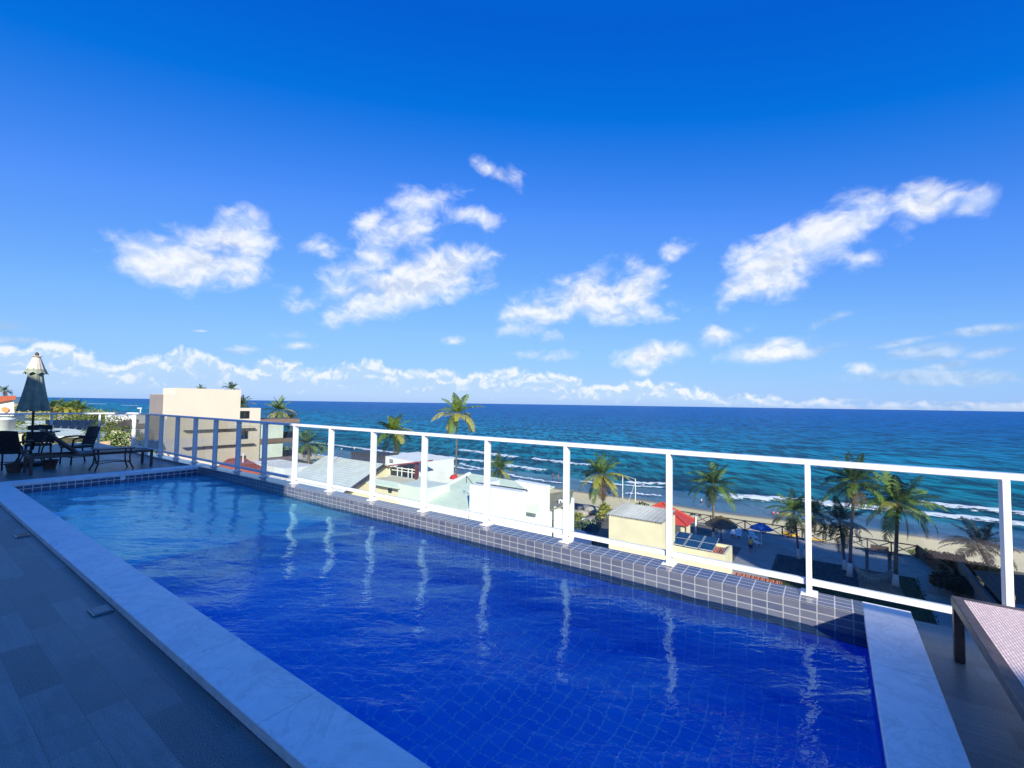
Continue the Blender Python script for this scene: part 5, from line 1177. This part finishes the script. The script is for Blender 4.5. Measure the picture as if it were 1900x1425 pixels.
# -- dark house and slope at the right
dh = thing('dark_house', (12.5, 48, GZ), 'dark shaded house with a hipped roof in the right corner of the garden', 'house')
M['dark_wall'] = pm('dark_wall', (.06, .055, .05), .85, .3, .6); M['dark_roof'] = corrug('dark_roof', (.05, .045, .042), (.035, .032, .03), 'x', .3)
q0 = atZ(1742, 1060, GZ)
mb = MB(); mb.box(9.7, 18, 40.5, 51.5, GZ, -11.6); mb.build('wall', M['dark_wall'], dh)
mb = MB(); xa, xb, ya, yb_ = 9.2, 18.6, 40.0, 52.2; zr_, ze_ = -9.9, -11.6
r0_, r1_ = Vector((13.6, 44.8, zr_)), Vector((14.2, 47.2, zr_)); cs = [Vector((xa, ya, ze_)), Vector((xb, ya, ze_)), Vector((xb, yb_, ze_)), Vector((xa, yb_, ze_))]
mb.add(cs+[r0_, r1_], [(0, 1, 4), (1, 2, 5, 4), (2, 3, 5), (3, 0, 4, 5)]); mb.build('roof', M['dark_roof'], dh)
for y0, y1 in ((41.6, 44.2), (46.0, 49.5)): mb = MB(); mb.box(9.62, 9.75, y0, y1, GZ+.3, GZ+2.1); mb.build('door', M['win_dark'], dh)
nh = thing('flat_roof_house', (13, 32, GZ), 'dark brown neighbouring house with a blue grey flat roof behind the right railing post', 'house')
mb = MB(); mb.box(8.6, 18, 28, 38, GZ, -10.3); mb.build('wall', pm('brown_wall', (.12, .09, .07), .85, .2, .6), nh)
mb = MB(); mb.slab((8.2, 27.6, -10.1), (18.4, 27.6, -10.1), (18.4, 38.4, -9.7), (8.2, 38.4, -9.7), .19); mb.build('roof', pm('flat_roof', (.10, .13, .17), .6, .15, .6), nh)
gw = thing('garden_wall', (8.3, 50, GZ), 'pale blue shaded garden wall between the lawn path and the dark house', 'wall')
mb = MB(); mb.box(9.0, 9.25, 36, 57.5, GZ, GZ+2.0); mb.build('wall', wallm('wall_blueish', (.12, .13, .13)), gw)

rnd = random.Random(77); V = []; F = []; MI = []
for k in range(9000):
    x = -120-900*rnd.random()**1.6; y = rnd.uniform(20, ys_(x)-16); hmax = 3.5+2.5*math.sin(x*.05)+2.0*math.sin(y*.11+x*.02)
    c = Vector((x+rnd.gauss(0, 1), y+rnd.gauss(0, 1), GZ-.5+max(.2, hmax)*rnd.random()**.5)); s_ = rnd.uniform(.5, 1.2)
    a = Vector((rnd.gauss(0, 1), rnd.gauss(0, 1), rnd.gauss(0, .6))).normalized(); b = a.orthogonal().normalized(); o = len(V)
    V += [c-a*s_, c-b*s_*.5, c+a*s_, c+b*s_*.5]; F.append((o, o+1, o+2, o+3)); MI.append(rnd.choice((0, 0, 3, 1)))
me = bpy.data.meshes.new('far_woods'); me.from_pydata([tuple(v) for v in V], [], F)
for m_ in LEAF: me.materials.append(m_)
me.polygons.foreach_set('material_index', MI); o = bpy.data.objects.new('far_woods', me); COL.objects.link(o); tag(o, kind='stuff')
# -- left side beyond the far railing
sr = thing('solar_roof_house', (-52, 9, GZ), 'house with rows of dark solar panels on its grey roof beyond the far railing', 'house')
def roofq(px0, py0, px1, py1, z): return atZ(px0, py0, z), atZ(px1, py1, z)
SZ0, SZ1 = -3.5, -2.2; M['pv'] = pm('solar_dark', (.010, .014, .020), .5, .2, 1, spec=.2)
a, b = atZ(84, 804, SZ0), atZ(172, 803, SZ0); c, d = atZ(196, 779, SZ1), atZ(84, 779, SZ1)
mb = MB(); mb.slab(a+Vector((4, -1, -.2)), b+Vector((3, 1, -.2)), c+Vector((-1, 1, -.12)), d+Vector((-1, -2, -.12)), .2); mb.build('roof', M['roof_grey'], sr)
for i in range(7):
    for j in range(2):
        u0, u1 = i/7+.006, (i+1)/7-.006; v0, v1 = j/2+.01, (j+1)/2-.01
        def P(u, v): return a.lerp(b, u).lerp(d.lerp(c, u), v)+Vector((0, 0, .02))
        mb = MB(); mb.slab(P(u0, v0), P(u1, v0), P(u1, v1), P(u0, v1), .06); mb.build('solar_panel', M['pv'], sr)
mb = MB(); cx, cy = (a.x+c.x)/2, (a.y+c.y)/2; mb.box(min(a.x, d.x)+1, max(a.x, b.x)-2, min(a.y, d.y), max(b.y, c.y)-1, GZ, SZ0-.7); mb.build('wall', M['w_cream'], sr)
lr = thing('grey_roof', (-40, 4, GZ), 'grey mossy tiled roof left of the solar panels, behind the parasol pole', 'roof')
p_ = [atZ(14, 806, -3.6), atZ(84, 800, -3.6), atZ(84, 782, -2.6), atZ(40, 788, -2.8)]
mb = MB(); mb.slab(*p_, .2); mb.build('roof', M['roof_grey'], lr); mb = MB(); cx = sum(p.x for p in p_)/4; cy = sum(p.y for p in p_)/4; mb.box(cx-4, cx+4, cy-1, cy+1, GZ, -4.2); mb.build('wall', M['w_cream'], lr)
tk = thing('water_tank', atZ(8, 798, -3), 'white round water tank on a roof at the left edge', 'water tank')
q = atD(8, 790, 34); mb = MB(); mb.lathe([(0, -.5), (.55, -.5), (.62, .45), (.66, .46), (.64, .55), (.1, .66), (0, .66)], q, 20); o = mb.build('tank', M['w_white'], tk, smooth=True); mb = MB(); mb.box(q.x-1, q.x+1, q.y-.9, q.y+.9, GZ, q.z-.51); mb.build('stand', M['w_cream'], tk)
oh = thing('sign_house', atD(10, 760, 100), 'white house with red tiled roof and an orange disc on its gable, left edge', 'house')
D_ = 100
def at_(x, y): return atD(x, y, D_)
rdep = Vector((-12, 1.0, 0))
mb = MB(); mb.prism([at_(-40, 772), at_(26, 772), at_(26, 744), at_(-6, 738), at_(-40, 748)], rdep); w_ = mb.build('gable_wall', M['w_white'], oh)
mb = MB(); mb.prism([at_(-40, 746), at_(-6, 735.5), at_(30, 734), at_(28, 741), at_(-6, 747), at_(-40, 754)], Vector((1.2, -.1, 0))); mb.build('roof', M['roof_red'], oh)
mb = MB(); q = at_(9, 760); e1 = rt; e2 = up
mb.add([q+Vector((.5, -.05, 0))+(rt*math.cos(k*math.pi/12)*.85+up*math.sin(k*math.pi/12)*.62) for k in range(24)]+[q+Vector((.3, -.03, 0))+(rt*math.cos(k*math.pi/12)*.85+up*math.sin(k*math.pi/12)*.62) for k in range(24)], [list(range(24))]+[(k, (k+1) % 24, 24+(k+1) % 24, 24+k) for k in range(24)])
mb.build('orange_disc', pm('orange_paint', (.80, .26, .08), .6, .05, 2), oh)
mb = MB(); q = at_(-8, 790); mb.box(q.x-14, q.x-.5, q.y-6, q.y+4.5, GZ, at_(0, 771).z); mb.build('lower_wall', M['w_white'], oh)
tf = thing('timber_screen', atD(185, 820, 36), 'tan vertical board screen below the dense tree at the railing corner', 'fence')
a, b = atD(158, 834, 30), atD(203, 830, 30); at0 = atD(158, 824, 30).z
mb = MB(); n = 16
for k in range(n): p = a.lerp(b, (k+.5)/n); mb.box(p.x-.06, p.x+.06, p.y-.06, p.y+.06, a.z-3.5, at0+.06*(k % 2)+k*.012)
mb.bar(a+Vector((.12, 0, -.3)), b+Vector((.12, 0, -.3)), .08, .12); mb.build('boards', pm('tan_boards', (.55, .40, .24), .8, .15, 2), tf)
pg = thing('small_shed', atD(165, 815, 44), 'small house with pale corrugated roof left of the dense tree', 'house')
p_ = [atZ(150, 823, -2.9), atZ(186, 819, -2.9), atZ(200, 800, -2.3), atZ(160, 806, -2.3)]
mb = MB(); mb.slab(*p_, .15); mb.build('roof', M['roof_fibre'], pg); mb = MB(); cx = sum(p.x for p in p_)/4; cy = sum(p.y for p in p_)/4; mb.box(cx-2.5, cx+1.5, cy-.8, cy+.8, GZ, -3.2); mb.build('wall', M['w_cream'], pg)
wh = thing('white_villa', atD(240, 790, 75), 'white villa with a dark roof and brown bands left of the beige building', 'house')
A = atD(247, 780, 72)
mb = MB(); mb.box(A.x-9, A.x, A.y-1.4, A.y+4.5, GZ, atD(250, 772, 72).z); mb.build('wall', M['w_white'], wh)
for pz in (790, 827): z = atD(250, pz, 72).z; mb = MB(); mb.box(A.x-9.2, A.x+.3, A.y-1.7, A.y+4.8, z-.35, z+.35); mb.build('band', M['slab_brown'], wh)
for (p0, p1, z0, z1) in ((253, 257, 778, 784), (252, 258, 798, 818)):
    y0 = atX(p0, 780, A.x).y; y1 = atX(p1, 780, A.x).y; mb = MB(); mb.box(A.x+.001, A.x+.06, y0, y1, atX(p0, z1, A.x).z, atX(p0, z0, A.x).z); mb.build('window', M['win_dark'], wh)
p_ = [atZ(205, 793, -2.6), atZ(246, 795, -2.6), atZ(246, 779, -1.5), atZ(232, 779, -1.5)]
dr = thing('dark_hip_roof', p_[0], 'dark hipped roof with a cream eave right of the dense tree', 'roof')
mb = MB(); mb.slab(*p_, .12); mb.build('roof', M['dark_roof'], dr); mb = MB(); q = (p_[0]+p_[1])/2; mb.box(q.x-5, q.x-.8, q.y-.4, q.y+2.2, GZ, -3.0); mb.build('wall', M['w_cream'], dr)
ml = thing('lamp_mast', atD(261, 770, 80), 'thin pale lamp mast left of the beige building against the sea', 'street lamp')
q = atD(261, 758, 80); mb = MB(); mb.tube([(q.x, q.y, GZ), q], [.12, .07], 8); mb.build('pole', M['w_white'], ml); mb = MB(); mb.box(q.x-.15, q.x+.15, q.y-.45, q.y+.1, q.z-.02, q.z+.15); mb.build('lamp_head', M['w_white'], ml)
for ob in bpy.data.objects:
    if '_w' in ob: del ob['_w']
